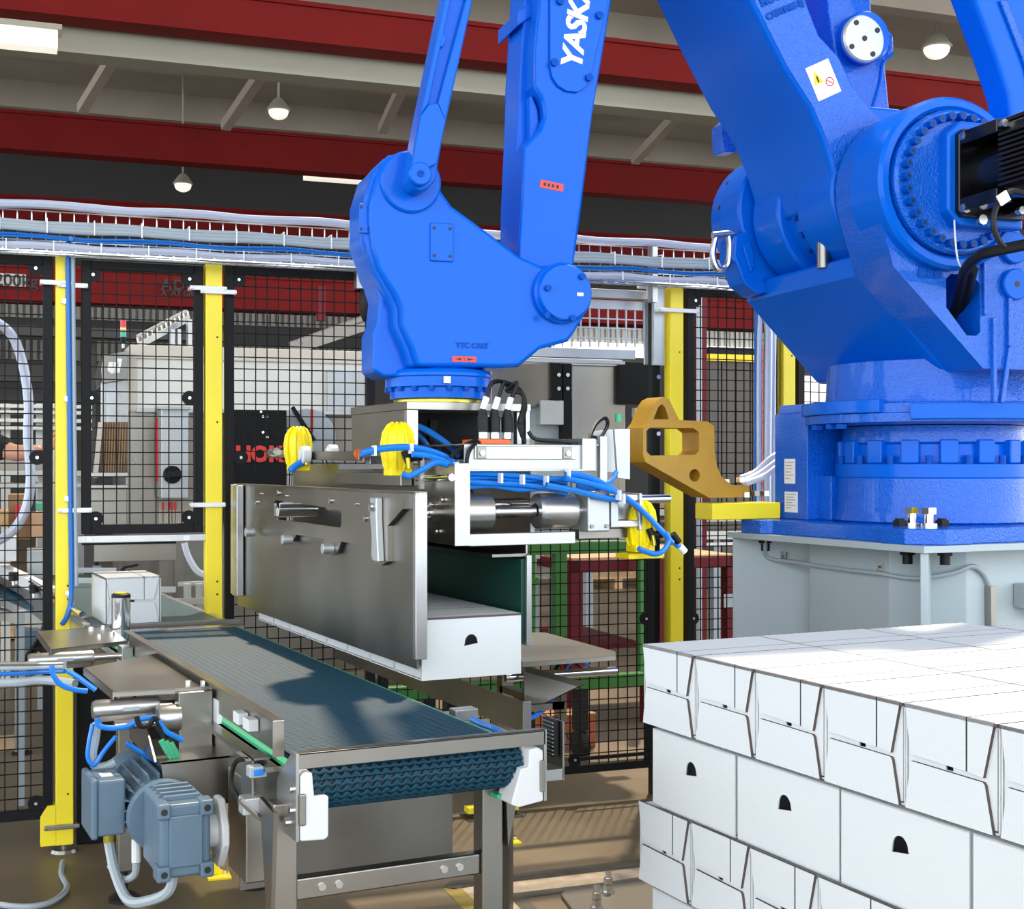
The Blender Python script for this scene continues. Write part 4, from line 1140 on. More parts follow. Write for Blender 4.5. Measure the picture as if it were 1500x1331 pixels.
# ---------------------------------------------------------------- left side pushers
def pusher(label, y0, z0, x_in, cover_pts, cover_z, length, rod_to):
    t = thing('side_pusher', label, 'actuator', (x_in - .1, y0, z0 - .06), 'side pushers')
    cp = [onz(px, py, cover_z) for px, py in cover_pts]
    c = obj('cover_plate', MB().prism(cp, (0, 0, -.004)), M['steel'], t, .001)
    fr = cp[1], cp[2]
    obj('cover_lip', MB().prism([fr[0], fr[1], fr[1] - UP * .012, fr[0] - UP * .012], (0, .003, 0)), M['steel'], c)
    ed = cp[0], cp[1]
    obj('cover_lip', MB().prism([ed[0], ed[1], ed[1] - UP * .018, ed[0] - UP * .018], (.003, 0, 0)), M['steel'], c)
    xb = x_in - length
    b = obj('cylinder_barrel', MB().lathe((xb, y0, z0), (1, 0, 0), [(.018, -.008), (.022, 0), (.022, length * .68), (.02, length * .7)], 24), M['alu'], t)
    obj('cylinder_slot', MB().box(xb + .005, xb + length * .66, y0 - .024, y0 - .014, z0 - .024, z0 - .012), M['steel_dark'], b)
    obj('cylinder_print', MB().box(xb + length * .28, xb + length * .46, y0 - .0235, y0 - .0218, z0 - .004, z0 + .005), M['cable_grey'], b)
    obj('piston_rod', MB().cyl((x_in - length * .32, y0, z0), (rod_to, y0, z0), .010, n=16), M['chrome'], t)
    return t, c
p1, c1 = pusher('nearer pneumatic side pusher with stainless cover left of the conveyor belt', 3.16, .898, .70, ((122, 978), (165, 1013), (311, 1005), (237, 955)), .938, .20, .752)
obj('guide_rod', MB().cyl((.53, 3.10, .870), (.63, 3.10, .870), .011, n=16), M['chrome'], p1)
obj('guide_bush', MB().lathe((.625, 3.10, .878), (1, 0, 0), [(.014, -.002), (.028, 0), (.030, .004), (.030, .05), (.0, .05)], 24), M['alu'], p1)
bxp = obj('bracket_box', MB().box(.672, .750, 3.095, 3.14, .785, .934), M['steel'], p1, .003)
obj('slide_block', MB().box(.752, .764, 3.06, 3.11, .84, .915), M['white'], p1, .003)
for i in range(2):
    q = onz(276 + 22 * i, 1001, .938); obj('cover_bolt', MB().cyl(q, q + UP * .008, .007, n=6), M['bolt'], c1)
p2, c2 = pusher('farther pneumatic side pusher with stainless cover at the left edge of the belt', 4.12, .886, .72, ((53, 924), (73, 951), (187, 938), (158, 917)), .918, .25, .753)
obj('end_clamp', MB().box(.72, .753, 4.08, 4.15, .87, .915), M['alu'], p2, .003)
for i, (px, py) in enumerate(((133, 922), (151, 920), (146, 933), (164, 930))):
    q = onz(px, py, .918); obj('cover_bolt', MB().cyl(q, q + UP * .010, .008, n=6), M['bolt'], c2)
# stainless gusset and brackets under the near pusher
bk = thing('drive_bracket', 'bent stainless bracket between the gear motor and the near side pusher', 'bracket', (.68, 3.05, .72))
obj('front_plate', MB().prism([ony(x, y, 2.965) for x, y in ((236, 1117), (362, 1104), (362, 1168), (308, 1171), (240, 1148))], (0, .004, 0)), M['steel'], bk)
obj('top_plate', MB().prism([ony(236, 1117, 2.965), ony(362, 1104, 2.965), ony(362, 1104, 2.965) + V((0, .26, 0)), ony(236, 1117, 2.965) + V((0, .26, 0))], (0, 0, -.004)), M['steel'], bk)
obj('hanger_plate', MB().prism([(.60, 3.0, .80), (.60, 3.3, .80), (.60, 3.3, .87), (.60, 3.12, .87)], (.004, 0, 0)), M['steel_dark'], bk)
# photo sensor and bracket near the conveyor end
sn = thing('photo_sensor', 'small grey photo sensor with blue lens on a steel bracket at the conveyor end', 'sensor', (.72, 2.66, .78))
obj('bracket', MB().box(.712, .716, 2.62, 2.70, .76, .872).box(.70, .75, 2.62, 2.70, .868, .872), M['steel'], sn)
obj('sensor_head', MB().box(.70, .735, 2.59, 2.62, .84, .862), M['cable_grey'], sn, .003)
obj('lens', MB().box(.708, .728, 2.586, 2.591, .845, .857), M['tube_blue'], sn, .002)
obj('reflector_block', MB().box(.69, .73, 2.60, 2.64, .765, .80), M['alu_light'], sn, .004)
obj('sensor_cable', MB().tube([(.706, 2.63, .87), (.69, 2.66, .86), (.685, 2.67, .82), (.695, 2.65, .79), (.70, 2.63, .77)], .005, 6, 5), M['rubber'], sn)
obj('sensor_cable', MB().tube([ony(x, y, 2.60) for x, y in ((351, 1172), (375, 1193), (405, 1215), (425, 1228), (436, 1223))], .006, 6, 5), M['alu'], sn)
obj('sensor_cable', MB().tube([ony(x, y, 2.58) for x, y in ((385, 1192), (400, 1206), (412, 1220))], .004, 6, 5), M['rubber'], sn)
# stainless pillar with yellow cap beside the far pusher
q = Vector((.80, 4.55, .885))
pl = thing('guide_roller', 'upright stainless guide roller with black and yellow cap beside the belt', 'roller', q)
obj('tube', MB().cyl(q, q + UP * .135, .030, n=28), M['chrome'], pl)
obj('cap_ring', MB().lathe(q + UP * .133, UP, [(.0305, 0), (.0305, .010), (.024, .014)], 28), M['rubber'], pl)
obj('cap', MB().cyl(q + UP * .140, q + UP * .150, .021, .019, n=24), M['warn_yellow'], pl)
# blue air tubes and cables round the left pushers
def airtube(pts, r, label, m='tube_blue', cat='tube', g='air tubes by the conveyor'):
    o = obj('air_tube' if m == 'tube_blue' else 'cable', MB().tube(pts, r, 8, 6), M[m]); return tag(o, label, cat, g)
airtube([ony(x, y, 3.20) for x, y in ((76, 975), (78, 988), (90, 1003), (110, 1010), (128, 1012))], .006, 'short blue air tube under the farther side pusher')
airtube([ony(x, y, 3.16) for x, y in ((98, 982), (112, 990), (126, 1000), (140, 1010))], .006, 'blue air tube running from the farther to the nearer pusher')
airtube([ony(x, y, 3.06) for x, y in ((142, 1052), (145, 1062), (160, 1066), (185, 1064), (205, 1054), (228, 1050))], .006, 'blue air tube looping below the nearer pusher barrel')
airtube([ony(x, y, 3.1) for x, y in ((136, 1060), (130, 1090), (129, 1110), (138, 1120), (152, 1100), (170, 1078))], .005, 'blue air tube hanging in a loop left of the gear motor')
airtube([ony(x, y, 3.02) for x, y in ((232, 1055), (242, 1070), (256, 1078), (268, 1084))], .006, 'short blue air tube beside the green connectors')
airtube([ony(x, y, 3.12) for x, y in ((185, 1088), (205, 1100), (232, 1118))], .006, 'blue air tube crossing above the gear motor')
airtube([ony(x, y, 3.12) for x, y in ((142, 1058), (140, 1080), (136, 1105), (140, 1122), (155, 1122), (168, 1116))], .010, 'thick grey cable curving left of the gear motor', 'cable_grey', 'cable', 'grey cables')
airtube([ony(x, y, 3.02) for x, y in ((200, 1049), (205, 1062), (218, 1062), (228, 1052), (240, 1080))], .006, 'black cable under the nearer pusher', 'rubber', 'cable', 'black cables')
for i in range(3):
    a = ony(236 + 7 * i, 1084 + 2 * i, 3.0); b = ony(246 + 7 * i, 1102 + 2 * i, 3.0)
    o = obj('plug', MB().cyl(a, b, .0065, n=10).cyl(b, b + (b - a) * .7, .0045, n=8), M['green_strip'] if i < 3 else M['tie'])
    tag(o, ['left', 'middle', 'right'][i] + ' of three green connectors below the nearer pusher', 'connector', 'green connectors')
# outer supply lines coming in from the left
for i, (py, m, r) in enumerate(((972, 'alu', .006), (977, 'cable_grey', .006), (984, 'cable_blue', .006), (996, 'cable_grey', .012))):
    pts = [atd(-700, py + 3 * i, 3.9), atd(-250, py + 3 * i, 3.7), atd(0, py + 1.5 * i, 3.6), atd(60, py, 3.6), atd(95 if i < 3 else 110, py - 1 + (6 if i == 3 else 0), 3.55)]
    airtube(pts, r, ['uppermost thin steel', 'thin grey', 'thin dark blue', 'thick grey'][i] + ' supply line entering from the left edge above the floor', m, 'cable', 'supply lines')
# legs of the pusher frame
# right side pusher (behind the gripper)
rp = thing('side_pusher', 'pneumatic side pusher with bent stainless cover right of the conveyor, below the gripper', 'actuator', (2.0, 3.8, .80), 'side pushers')
CZ = .862
cpts = [onz(x, y, CZ) for x, y in ((765, 970), (902, 960), (902, 954), (799, 926), (745, 926))]
cov = obj('cover_plate', MB().prism(cpts, (0, 0, -.004)), M['steel'], rp, .001)
obj('cover_lip', MB().prism([cpts[0], cpts[1], cpts[1] - UP * .014, cpts[0] - UP * .014], (0, .003, 0)), M['steel'], cov)
a = onz(740, 992, .80); b = onz(902, 982, .80)
obj('guide_rod', MB().cyl(a, b, .014, n=18), M['chrome'], rp)
obj('support_plate', MB().prism([onz(770, 975, .84), onz(860, 1000, .80), onz(770, 1045, .70), onz(766, 1040, .70)], (0, .01, 0)), M['steel_dark'], rp)
gpx = onx(770, 1030, 1.70)
obj('guide_beam', MB().box(1.700, 1.705, gpx.y, 5.05, .700, .786), M['steel_dark'], rp)
obj('guide_end', MB().box(1.690, 1.715, gpx.y - .006, gpx.y, .698, .790), M['alu'], rp, .001)
obj('guide_leg', MB().box(1.706, 1.746, 3.58, 3.62, 0, .74), M['steel_dark'], rp)
obj('cover_leg', MB().box(1.90, 1.94, 3.95, 3.99, 0, .855), M['steel_dark'], rp)
obj('tie_bar', MB().box(1.706, 1.94, 3.60, 3.62, .715, .735).box(1.90, 1.94, 3.60, 3.97, .715, .735), M['steel_dark'], rp)
for i, (m, off) in enumerate((('rubber', 0), ('red_part', 8), ('tube_blue', 14))):
    obj('pusher_cable', MB().tube([onz(812 + off, 985, .80), onz(820 + off, 972, .825), onz(835 + off, 968, .83), onz(848 + off, 975, .81)], .006, 6, 5), M[m], rp)
obj('pusher_tube', MB().tube([onz(826, 992, .80), onz(815, 1010, .77), onz(800, 1035, .72), onz(780, 1050, .70), onz(760, 1056, .70)], .008, 8, 5), M['tube_blue'], rp)
rv = thing('air_valve', 'small silver air valve with blue tube at the right belt edge', 'valve', (VX1 + .03, 2.9, .84))
obj('valve_shelf', MB().box(VX1 + .004, VX1 + .10, 2.55, 3.1, .832, .838), M['steel_dark'], rv)
q = onz(679, 1050, .85)
obj('valve_body', MB().obox(q + UP * .008, (.03, 0, 0), (0, .02, 0), (0, 0, .014)), M['alu'], rv, .003)
obj('valve_tube', MB().tube([onz(692, 1053, .855), onz(705, 1060, .85), onz(722, 1066, .848), onz(735, 1075, .843)], .008, 8, 5), M['tube_blue'], rv)
# reflector plate on a bracket right of the conveyor end
rf = thing('reflector_panel', 'small dark louvred plate on a stainless bracket right of the conveyor end', 'sensor', onx(810, 1140, VX1 + .03))
X = VX1 + .035
y_ = onx(805, 1090, X).y
obj('bracket', MB().prism([(X + .02, y_ - .02, onx(808, 1142, X).z), (X + .02, y_ + .05, onx(808, 1142, X).z + .003), (X + .02, y_ + .05, onx(806, 1056, X).z), (X + .02, y_ - .02, onx(806, 1056, X).z)], (.004, 0, 0)), M['steel'], rf)
obj('bracket_foot', MB().box(X - .02, X + .024, y_ - .02, y_ + .04, onx(808, 1142, X).z, onx(808, 1125, X).z), M['alu'], rf, .002)
lv = obj('louvre_plate', MB().box(X + .008, X + .018, y_ - .005, y_ + .045, onx(808, 1110, X).z, onx(808, 1056, X).z), M['rubber'], rf)
for k in range(9):
    z = lerp(onx(808, 1106, X).z, onx(808, 1060, X).z, k / 8)
    obj('louvre', MB().box(X + .005, X + .009, y_ - .003, y_ + .043, z - .0014, z + .0014), M['alu'], lv)
# ---------------------------------------------------------------- gripper hanging from the robot flange
gp = thing('row_gripper', 'stainless row gripper with side plates hanging under the blue robot wrist', 'gripper', (1.64, 3.87, .905))
XP = 1.332
f0, f1 = 3.285, 5.10
slot_px = [(404, 732), (498, 746), (500, 750), (500, 770), (497, 773), (404, 761), (401, 756), (401, 737)]
slot = [onx(x, y, XP) for x, y in slot_px]
sp_ = obj('side_plate', MB().prism_holes([V((XP, f0, .918)), V((XP, f1, .918)), V((XP, f1, 1.380)), V((XP, f0, 1.380))], [slot], (.006, 0, 0)).box(XP - .004, XP + .03, f0, f1, 1.376, 1.382), M['steel_dark'], gp)
obj('side_lining', MB().box(XP + .006, XP + .014, f0 + .002, f1, .93, 1.18), M['green_lining'], gp)
obj('front_flange', MB().box(XP - .012, XP + .022, f0 - .022, f0, .945, 1.378), M['alu'], gp, .003)
obj('rear_flange', MB().box(XP - .022, XP + .022, f1, f1 + .025, .96, 1.38), M['alu'], gp, .003)
obj('rear_flange', MB().box(XP - .030, XP - .004, f1 - .10, f1 - .03, .96, 1.376), M['alu'], gp, .003)
cp = [(372, 713), (590, 723), (590, 745), (568, 770), (568, 822), (558, 828), (548, 824), (543, 801), (500, 793), (494, 810), (482, 813), (476, 806), (474, 789), (434, 783), (428, 793), (418, 793), (414, 779), (372, 771)]
obj('carrier_plate', MB().prism_holes([onx(x, y, XP - .014) for x, y in cp], [[onx(x, y, XP - .014) for x, y in slot_px]], (.0138, 0, 0)), M['steel'], gp, .0015)
q = onx(414, 745, XP + .02); obj('slot_roller', MB().cyl(q - V((.02, .0, 0)), q + V((.12, 0, 0)), .030, n=20), M['chrome'], gp)
for px, py in ((373, 779), (428, 790), (488, 803)):
    q = onx(px, py, XP - .014); pn = obj('stop_pin', MB().cyl(q - V((.035, 0, 0)), q, .016, n=18), M['alu_light'], gp, .002)
a = onx(556, 742, XP - .014); b = onx(556, 775, XP - .014); c2 = onx(558, 822, XP - .014)
cl = obj('clamp_arm', MB().prism([a + V((0, -.026, .026)), a + V((0, .026, .026)), a + V((0, .026, -.03)), b + V((0, .012, -.02)), b + V((0, .016, -.075)), V((XP - .014, c2.y + .014, c2.z)), V((XP - .014, c2.y - .03, c2.z)), b + V((0, -.032, -.02)), a + V((0, -.026, -.03))], (-.02, 0, 0)), M['alu_light'], gp, .004)
obj('clamp_screw', MB().cyl(a + V((-.021, 0, 0)), a + V((-.030, 0, 0)), .012, n=16), M['bolt'], cl)
for px, py in ((408, 722), (485, 733), (536, 759), (377, 735), (523, 738), (383, 723), (420, 726)):
    q = onx(px, py, XP - .014); obj('plate_bolt', MB().cyl(q, q - V((.006, 0, 0)), .009 if px in (408, 485, 536, 377) else .005, n=12), M['bolt'], gp)
# far side plate with green lining
obj('side_plate', MB().box(1.704, 1.710, 3.39, 5.02, .945, 1.24), M['steel'], gp, .001)
obj('side_lining', MB().box(1.690, 1.704, 3.392, 5.0, .955, 1.188), M['green_lining'], gp)
obj('front_flange', MB().box(1.700, 1.716, 3.375, 3.39, .945, 1.20), M['alu'], gp, .002)
obj('lining_top', MB().box(1.60, 1.71, 3.39, 5.0, 1.196, 1.204), M['steel_dark'], gp)
# main frame
obj('frame_plate', MB().box(1.488, 1.530, 3.395, 4.90, 1.232, 1.455), M['steel'], gp, .002)
obj('frame_edge', MB().box(1.486, 1.532, 3.388, 3.395, 1.230, 1.457), M['alu'], gp, .001)
obj('frame_plate', MB().box(1.845, 1.862, 3.64, 4.70, 1.232, 1.50), M['alu'], gp, .002)
obj('frame_bar', MB().box(1.530, 1.862, 3.388, 3.418, 1.228, 1.262), M['alu'], gp, .002)
obj('frame_floor', MB().box(1.530, 1.862, 3.418, 4.85, 1.228, 1.236), M['steel_dark'], gp)
obj('frame_bar', MB().box(1.530, 1.862, 4.60, 4.63, 1.236, 1.40), M['alu'], gp, .002)
# mounting head
obj('mount_plate', MB().box(1.44, 1.84, 3.625, 4.115, 1.612, 1.636), M['steel'], gp, .002)
obj('mount_side', MB().box(1.444, 1.452, 3.65, 4.115, 1.478, 1.612), M['steel'], gp, .001)
obj('mount_post', MB().box(1.440, 1.475, 3.625, 3.650, 1.455, 1.612), M['alu'], gp, .002)
obj('mount_post', MB().box(1.80, 1.835, 3.64, 3.665, 1.50, 1.612), M['alu'], gp, .002)
obj('mount_post', MB().box(1.80, 1.84, 4.07, 4.115, 1.236, 1.612), M['alu'], gp, .002)
obj('mount_post', MB().box(1.49, 1.53, 4.07, 4.115, 1.455, 1.612), M['alu'], gp, .002)
obj('mount_cross', MB().box(1.475, 1.80, 3.90, 3.93, 1.47, 1.612), M['black'], gp)
# guide rods and bearings
yr, zr = 3.50, 1.318
def gx(px, py=752, y=yr): return ony(px, py, y).x
for y, z, r in ((yr, zr, .0165), (3.62, 1.335, .0145), (4.55, 1.318, .0165)):
    obj('guide_rod', MB().cyl((XP - .0, y, z), (2.02 if y != 3.62 else 1.9, y, z), r, n=22), M['chrome'], gp)
obj('bearing', MB().lathe((1.53, yr, zr), (1, 0, 0), [(.03, 0), (.052, .002), (.054, .006), (.054, gx(714) - 1.53), (.050, gx(716) - 1.53), (.02, gx(716) - 1.53)], 36), M['alu'], gp)
obj('bearing', MB().lathe((gx(784), yr, zr), (1, 0, 0), [(.024, .02), (.024, 0), (.046, 0), (.052, .006), (.052, .115), (.046, .125), (.02, .125)], 36), M['alu'], gp)
x0 = gx(848)
bp = obj('bearing_plate', MB().box(x0, x0 + .075, yr - .055, yr + .05, zr - .062, zr + .058), M['alu_light'], gp, .006)
for a in (.012, .062):
    for b in (-.045, .042):
        obj('plate_bolt', MB().cyl((x0 + a, yr - .055, zr + b), (x0 + a, yr - .061, zr + b), .006, n=10), M['steel_dark'], bp)
x1 = x0 + .080
obj('end_block', MB().box(x1, x1 + .025, yr - .052, yr + .05, zr - .050, zr + .046), M['alu_light'], gp, .002)
obj('end_block_web', MB().box(x1 + .025, x1 + .095, yr - .048, yr + .05, zr - .050, zr - .03).box(x1 + .025, x1 + .095, yr - .048, yr + .05, zr + .028, zr + .046).box(x1 + .025, x1 + .095, yr - .01, yr + .05, zr - .03, zr + .028), M['alu'], gp, .002)
obj('end_cap', MB().box(x1 + .095, x1 + .105, yr - .056, yr + .05, zr - .06, zr + .05), M['alu'], gp, .002)
obj('end_stub', MB().cyl((x1 + .15, yr + .04, zr + .03), (x1 + .26, yr + .04, zr + .03), .013, n=16), M['chrome'], gp)
obj('lower_profile', MB().box(x0, x1 + .09, yr + .0, yr + .05, zr - .085, zr - .055), M['steel_dark'], gp, .002)
# valve tray
ty = 3.47
tz0, tz1 = ony(720, 690, ty).z, ony(720, 650, ty).z
tx0, tx1 = ony(680, 670, ty).x, ony(851, 670, ty).x
vt = obj('valve_tray', MB().box(tx0, tx1, ty, ty + .004, tz0, tz1).box(tx0, tx1 + .06, ty, ty + .34, tz1 - .003, tz1).box(tx0, tx1, ty - .03, ty, tz0, tz0 + .006), M['alu_light'], gp, .001)
obj('tray_panel', MB().box(tx0 + .03, tx1 - .02, ty - .008, ty, tz0 + .034, tz1 - .006), M['alu'], vt, .002)
for x in (tx0 + .035, tx1 - .065):
    k = obj('tray_latch', MB().box(x, x + .028, ty - .014, ty - .008, tz0 + .036, tz1 - .008), M['steel_dark'], vt, .001)
    obj('latch_screw', MB().cyl((x + .014, ty - .014, (tz0 + tz1) / 2 + .013), (x + .014, ty - .019, (tz0 + tz1) / 2 + .013), .008, n=12), M['bolt'], k)
obj('tray_end', MB().box(tx1, tx1 + .045, ty - .01, ty + .30, tz0 + .0, tz1 + .018), M['alu'], gp, .002)
obj('tray_post', MB().box(tx1 + .065, tx1 + .09, ty + .0, ty + .02, 1.28, tz1 + .025), M['alu_light'], gp, .002)
obj('side_shield', MB().prism([ony(x, y, 3.72) for x, y in ((900, 628), (923, 628), (923, 702), (905, 700))], (0, .012, 0)), M['alu_light'], gp, .001)
obj('side_shield', MB().prism([ony(x, y, 3.80) for x, y in ((866, 632), (904, 628), (904, 692), (866, 690))], (0, .012, 0)), M['alu_light'], gp, .001)
obj('green_plug', MB().cyl(ony(906, 618, 3.72), ony(906, 606, 3.72), .012, n=12), M['green_strip'], gp)
# connectors on the tray
zi = tz1
for i, px in enumerate((707, 724, 743)):
    for j in range(2):
        q = ony(px, 645, ty + .05 + .05 * j); q.z = zi
        pg = obj('connector', MB().cyl(q + UP * .012, q + UP * .036, .012, n=12).cyl(q + UP * .036, q + UP * .078, .0175, n=14).cyl(q + UP * .078, q + UP * .10, .015, .010, n=14), M['rubber'], gp)
        obj('connector_ring', MB().cyl(q + UP * .016, q + UP * .034, .0145, n=12), M['bolt'], pg)
        obj('connector_sleeve', MB().cyl(q + UP * .10, q + UP * .135 + V((.012, 0, 0)), .009, n=10), M['tie'], pg)
        top = q + UP * .13 + V((.012, 0, 0))
        e = ony(769, 640, ty + .06 + .04 * j); e.z = zi + .004
        obj('connector_cable', MB().tube([top, top + UP * .05 + V((.02, 0, 0)), ony(748 - 3 * i, 562 + 5 * i, ty + .08), ony(764, 574 + 3 * j, ty + .08), ony(770 - 2 * i, 596, ty + .07), ony(764 - 2 * i, 622, ty + .06), e], .0055, 6, 6), M['rubber'], gp)
iz = ony(722, 640, ty + .02)
obj('connector_base', MB().box(ony(702, 640, ty + .02).x, ony(748, 640, ty + .02).x, ty + .02, ty + .14, zi, zi + .014), M['orange'], gp, .002)
obj('cable_stand', MB().box(ony(768, 640, ty + .1).x, ony(774, 640, ty + .1).x, ty + .09, ty + .12, zi, zi + .10), M['alu'], gp, .002)
obj('loop_cable', MB().tube([ony(774, 632, ty + .05), ony(785, 643, ty + .04), ony(820, 646, ty + .03), ony(856, 652, ty + .02), ony(870, 660, ty + .02), ony(864, 652, ty + .03), ony(866, 636, ty + .06), ony(874, 620, ty + .10), ony(886, 612, ty + .14), ony(890, 622, ty + .14), ony(880, 640, ty + .10), ony(870, 640, ty + .07)], .006, 6, 5), M['rubber'], gp)
obj('loop_cable', MB().tube([ony(702, 648, ty + .02), ony(690, 656, ty - .012), ony(684, 672, ty - .016), ony(684, 695, ty - .03), ony(682, 712, ty - .05)], .006, 6, 5), M['rubber'], gp)
obj('loop_cable', MB().tube([ony(698, 645, ty + .03), ony(684, 650, ty + .01), ony(668, 662, ty), ony(660, 670, ty)], .006, 6, 5), M['rubber'], gp)
# yellow finger units
def yellow_unit(c, lab, sx=1.0):
    t = obj('yellow_unit', MB().lathe(c, UP, [(.030, -.070), (.036, -.055), (.042, -.02), (.044, .01), (.040, .04), (.028, .06), (.012, .070), (.001, .072)], 20), M['yellow_plastic'], gp)
    for k in range(9):
        a = 2 * math.pi * k / 9
        d = Vector((math.cos(a), math.sin(a), 0)); n = Vector((-d.y, d.x, 0))
        pts = [c + d * r + UP * h for r, h in ((.034, -.07), (.043, -.055), (.050, -.02), (.051, .012), (.046, .042), (.033, .064), (.018, .074), (.018, .05), (.03, -.06))]
        obj('unit_rib', MB().prism([p + n * .004 for p in pts], n * -.008), M['yellow_plastic'], t, .002)
    obj('unit_base', MB().box(c.x - .034, c.x + .034, c.y - .03, c.y + .03, c.z - .082, c.z - .058), M['yellow_plastic'], t, .004)
    obj('unit_plug', MB().cyl(c + V((.01, -.045, -.03)), c + V((.05, -.06, -.025)), .013, n=12).cyl(c + V((-.0, -.05, -.01)), c + V((.012, -.055, -.045)), .011, n=12), M['rubber'], t)
    obj('unit_screw', MB().cyl(c + V((.006, -.06, -.03)), c + V((.010, -.062, -.06)), .007, n=10), M['gold'], t)
    return t
yellow_unit(ony(583, 655, 3.62), '')
yellow_unit(ony(437, 655, 4.55), '')
u = ony(938, 768, yr - .01); yellow_unit(u, '')
obj('unit_tray', MB().box(u.x - .07, u.x + .05, u.y - .05, u.y + .03, u.z - .10, u.z - .085), M['yellow_plastic'], gp, .003)
# sliding bars and white rollers on the viewer side
xb = 1.44
for p, q in (((446, 667), (528, 668)), ((392, 664), (440, 665))):
    a, b = onx(*p, xb), onx(*q, xb)
    obj('slide_bar', MB().bar(a, b, .012, .030), M['steel_dark'], gp, .002)
for px, py, x in ((447, 666, xb - .03), (487, 664, xb + .05)):
    q = onx(px, py, x)
    rl = obj('white_roller', MB().cyl(q - V((.015, 0, 0)), q + V((.015, 0, 0)), .031, n=28), M['white'], gp, .004)
    obj('roller_boss', MB().cyl(q - V((.022, 0, 0)), q - V((.015, 0, 0)), .018, n=20), M['white'], rl)
for px, py in ((397, 663), (404, 661), (424, 658)):
    q = onx(px, py, xb - .01); obj('bar_fitting', MB().cyl(q - V((0, .012, 0)), q + V((0, .012, 0)), .014, n=12), M['bolt'], gp)
q = onx(526, 665, xb); obj('orange_ring', MB().cyl(q - V((0, .008, 0)), q + V((0, .004, 0)), .017, n=14), M['orange'], gp)
obj('cylinder_body', MB().box(1.45, 1.486, 3.70, 4.30, 1.39, 1.43), M['steel'], gp, .003)
obj('cross_rail', MB().bar(onx(500, 684, 1.46), onx(565, 683, 1.46), .02, .016), M['alu'], gp)
obj('rod_rail', MB().cyl(onx(612, 700, 1.47), onx(662, 699, 1.47), .010, n=14), M['chrome'], gp)
obj('upright_rail', MB().obox(onx(617, 690, 1.462), (.006, 0, 0), (0, .008, 0), (0, 0, .05)), M['alu'], gp)
for px, py in ((634, 740), (640, 778), (622, 742), (618, 742), (648, 732)):
    q = onx(px, py, 1.486); obj('plate_bolt', MB().cyl(q, q - V((.007, 0, 0)), .009, n=10), M['bolt'], gp)
obj('rod_collar', MB().cyl((1.46, yr, zr), (1.488, yr, zr), .022, n=16), M['steel'], gp)
obj('cylinder_body', MB().box(1.56, 1.84, 3.66, 3.72, 1.30, 1.35), M['black'], gp, .003)
# blue air tubes
def bt(pts, r=.008): obj('air_tube', MB().tube(pts, r, 8, 6), M['tube_blue'], gp)
yb = 3.46
bt([ony(x, y, 3.50) for x, y in ((529, 664), (560, 657), (600, 655), (635, 662), (662, 675), (678, 692), (682, 708))], .0095)
bt([ony(x, y, 3.47) for x, y in ((604, 665), (630, 668), (655, 678), (672, 694), (677, 712))], .0085)
bt([ony(x, y, 3.45) for x, y in ((590, 694), (600, 697), (618, 688), (640, 677), (662, 684))], .0085)
for k in range(5):
    bt([ony(x, y + 4.4 * k + (2 * math.sin(k * 2 + x)), 3.46 + .012 * (k % 3)) for x, y in ((684, 694), (720, 695), (760, 697), (800, 699), (830, 700 + k))], .0075)
bt([ony(x, y, 3.43) for x, y in ((828, 693), (860, 698), (890, 712), (915, 728), (945, 752), (970, 778), (1001, 806))], .0095)
bt([ony(x, y, 3.41) for x, y in ((828, 700), (870, 710), (905, 722), (935, 742), (962, 770), (985, 795))], .0085)
bt([ony(x, y, 3.42) for x, y in ((800, 710), (840, 718), (880, 728), (905, 731), (912, 722))], .0085)
bt([ony(x, y, 3.40) for x, y in ((975, 780), (980, 792), (972, 806), (958, 811), (935, 803))], .0085)
bt([ony(x, y, 3.47) for x, y in ((903, 690), (897, 702), (885, 712), (868, 716), (845, 712))], .0075)
bt([ony(x, y, 3.72) for x, y in ((606, 622), (625, 630), (655, 650), (672, 668))], .010)
bt([ony(x, y, 3.80) for x, y in ((600, 628), (616, 640), (628, 656), (622, 662))], .008)
bt([ony(x, y, 4.5) for x, y in ((425, 690), (433, 682), (445, 676))], .012)
obj('tube_end', MB().cyl(ony(996, 800, 3.425), ony(1003, 808, 3.425), .011, n=12), M['tie'], gp)
obj('tube_plug', MB().cyl(ony(985, 782, 3.42), ony(994, 794, 3.42), .011, n=12), M['rubber'], gp)
obj('black_hose', MB().tube([ony(x, y, 3.9) for x, y in ((634, 615), (632, 640), (640, 660), (655, 668))], .016, 8, 5), M['rubber'], gp)
for px, py, y in ((548, 660, 3.50), (602, 657, 3.49), (668, 684, 3.45), (733, 700, 3.44), (765, 702, 3.44), (800, 704, 3.44), (832, 694, 3.42), (906, 725, 3.40), (912, 730, 3.40)):
    q = ony(px, py, y); obj('tube_tie', MB().obox(q, (.003, 0, 0), (0, .012, 0), (0, 0, .014)), M['tie'], gp)
# ---------------------------------------------------------------- machines behind the fence
def wext(px0, px1, py0, py1, w):
    a, b = onw(px0, py0, w), onw(px1, py1, w)
    c, d = onw(px1, py0, w), onw(px0, py1, w)
    return a.dot(HE), c.dot(HE), (d.z + b.z) / 2, (a.z + c.z) / 2
def wbox(px0, px1, py0, py1, w, dep, mb=None):
    s0, s1, z0, z1 = wext(px0, px1, py0, py1, w)
    return hbox(mb or MB(), s0, s1, w, w + dep, z0, z1)
def wpoly(pts, w, dep, mb=None):
    return (mb or MB()).prism([onw(x, y, w) for x, y in pts], HM * dep)
W1 = 7.7
cf = thing('case_former', 'large stainless carton forming machine behind the hatch and wide fence panels', 'machine', hp(onw(340, 700, W1).dot(HE), W1 + .5, 0))
def part(nm, m, *a, par=None, bevel=.003): return obj(nm, wbox(*a), M[m], par or cf, bevel)
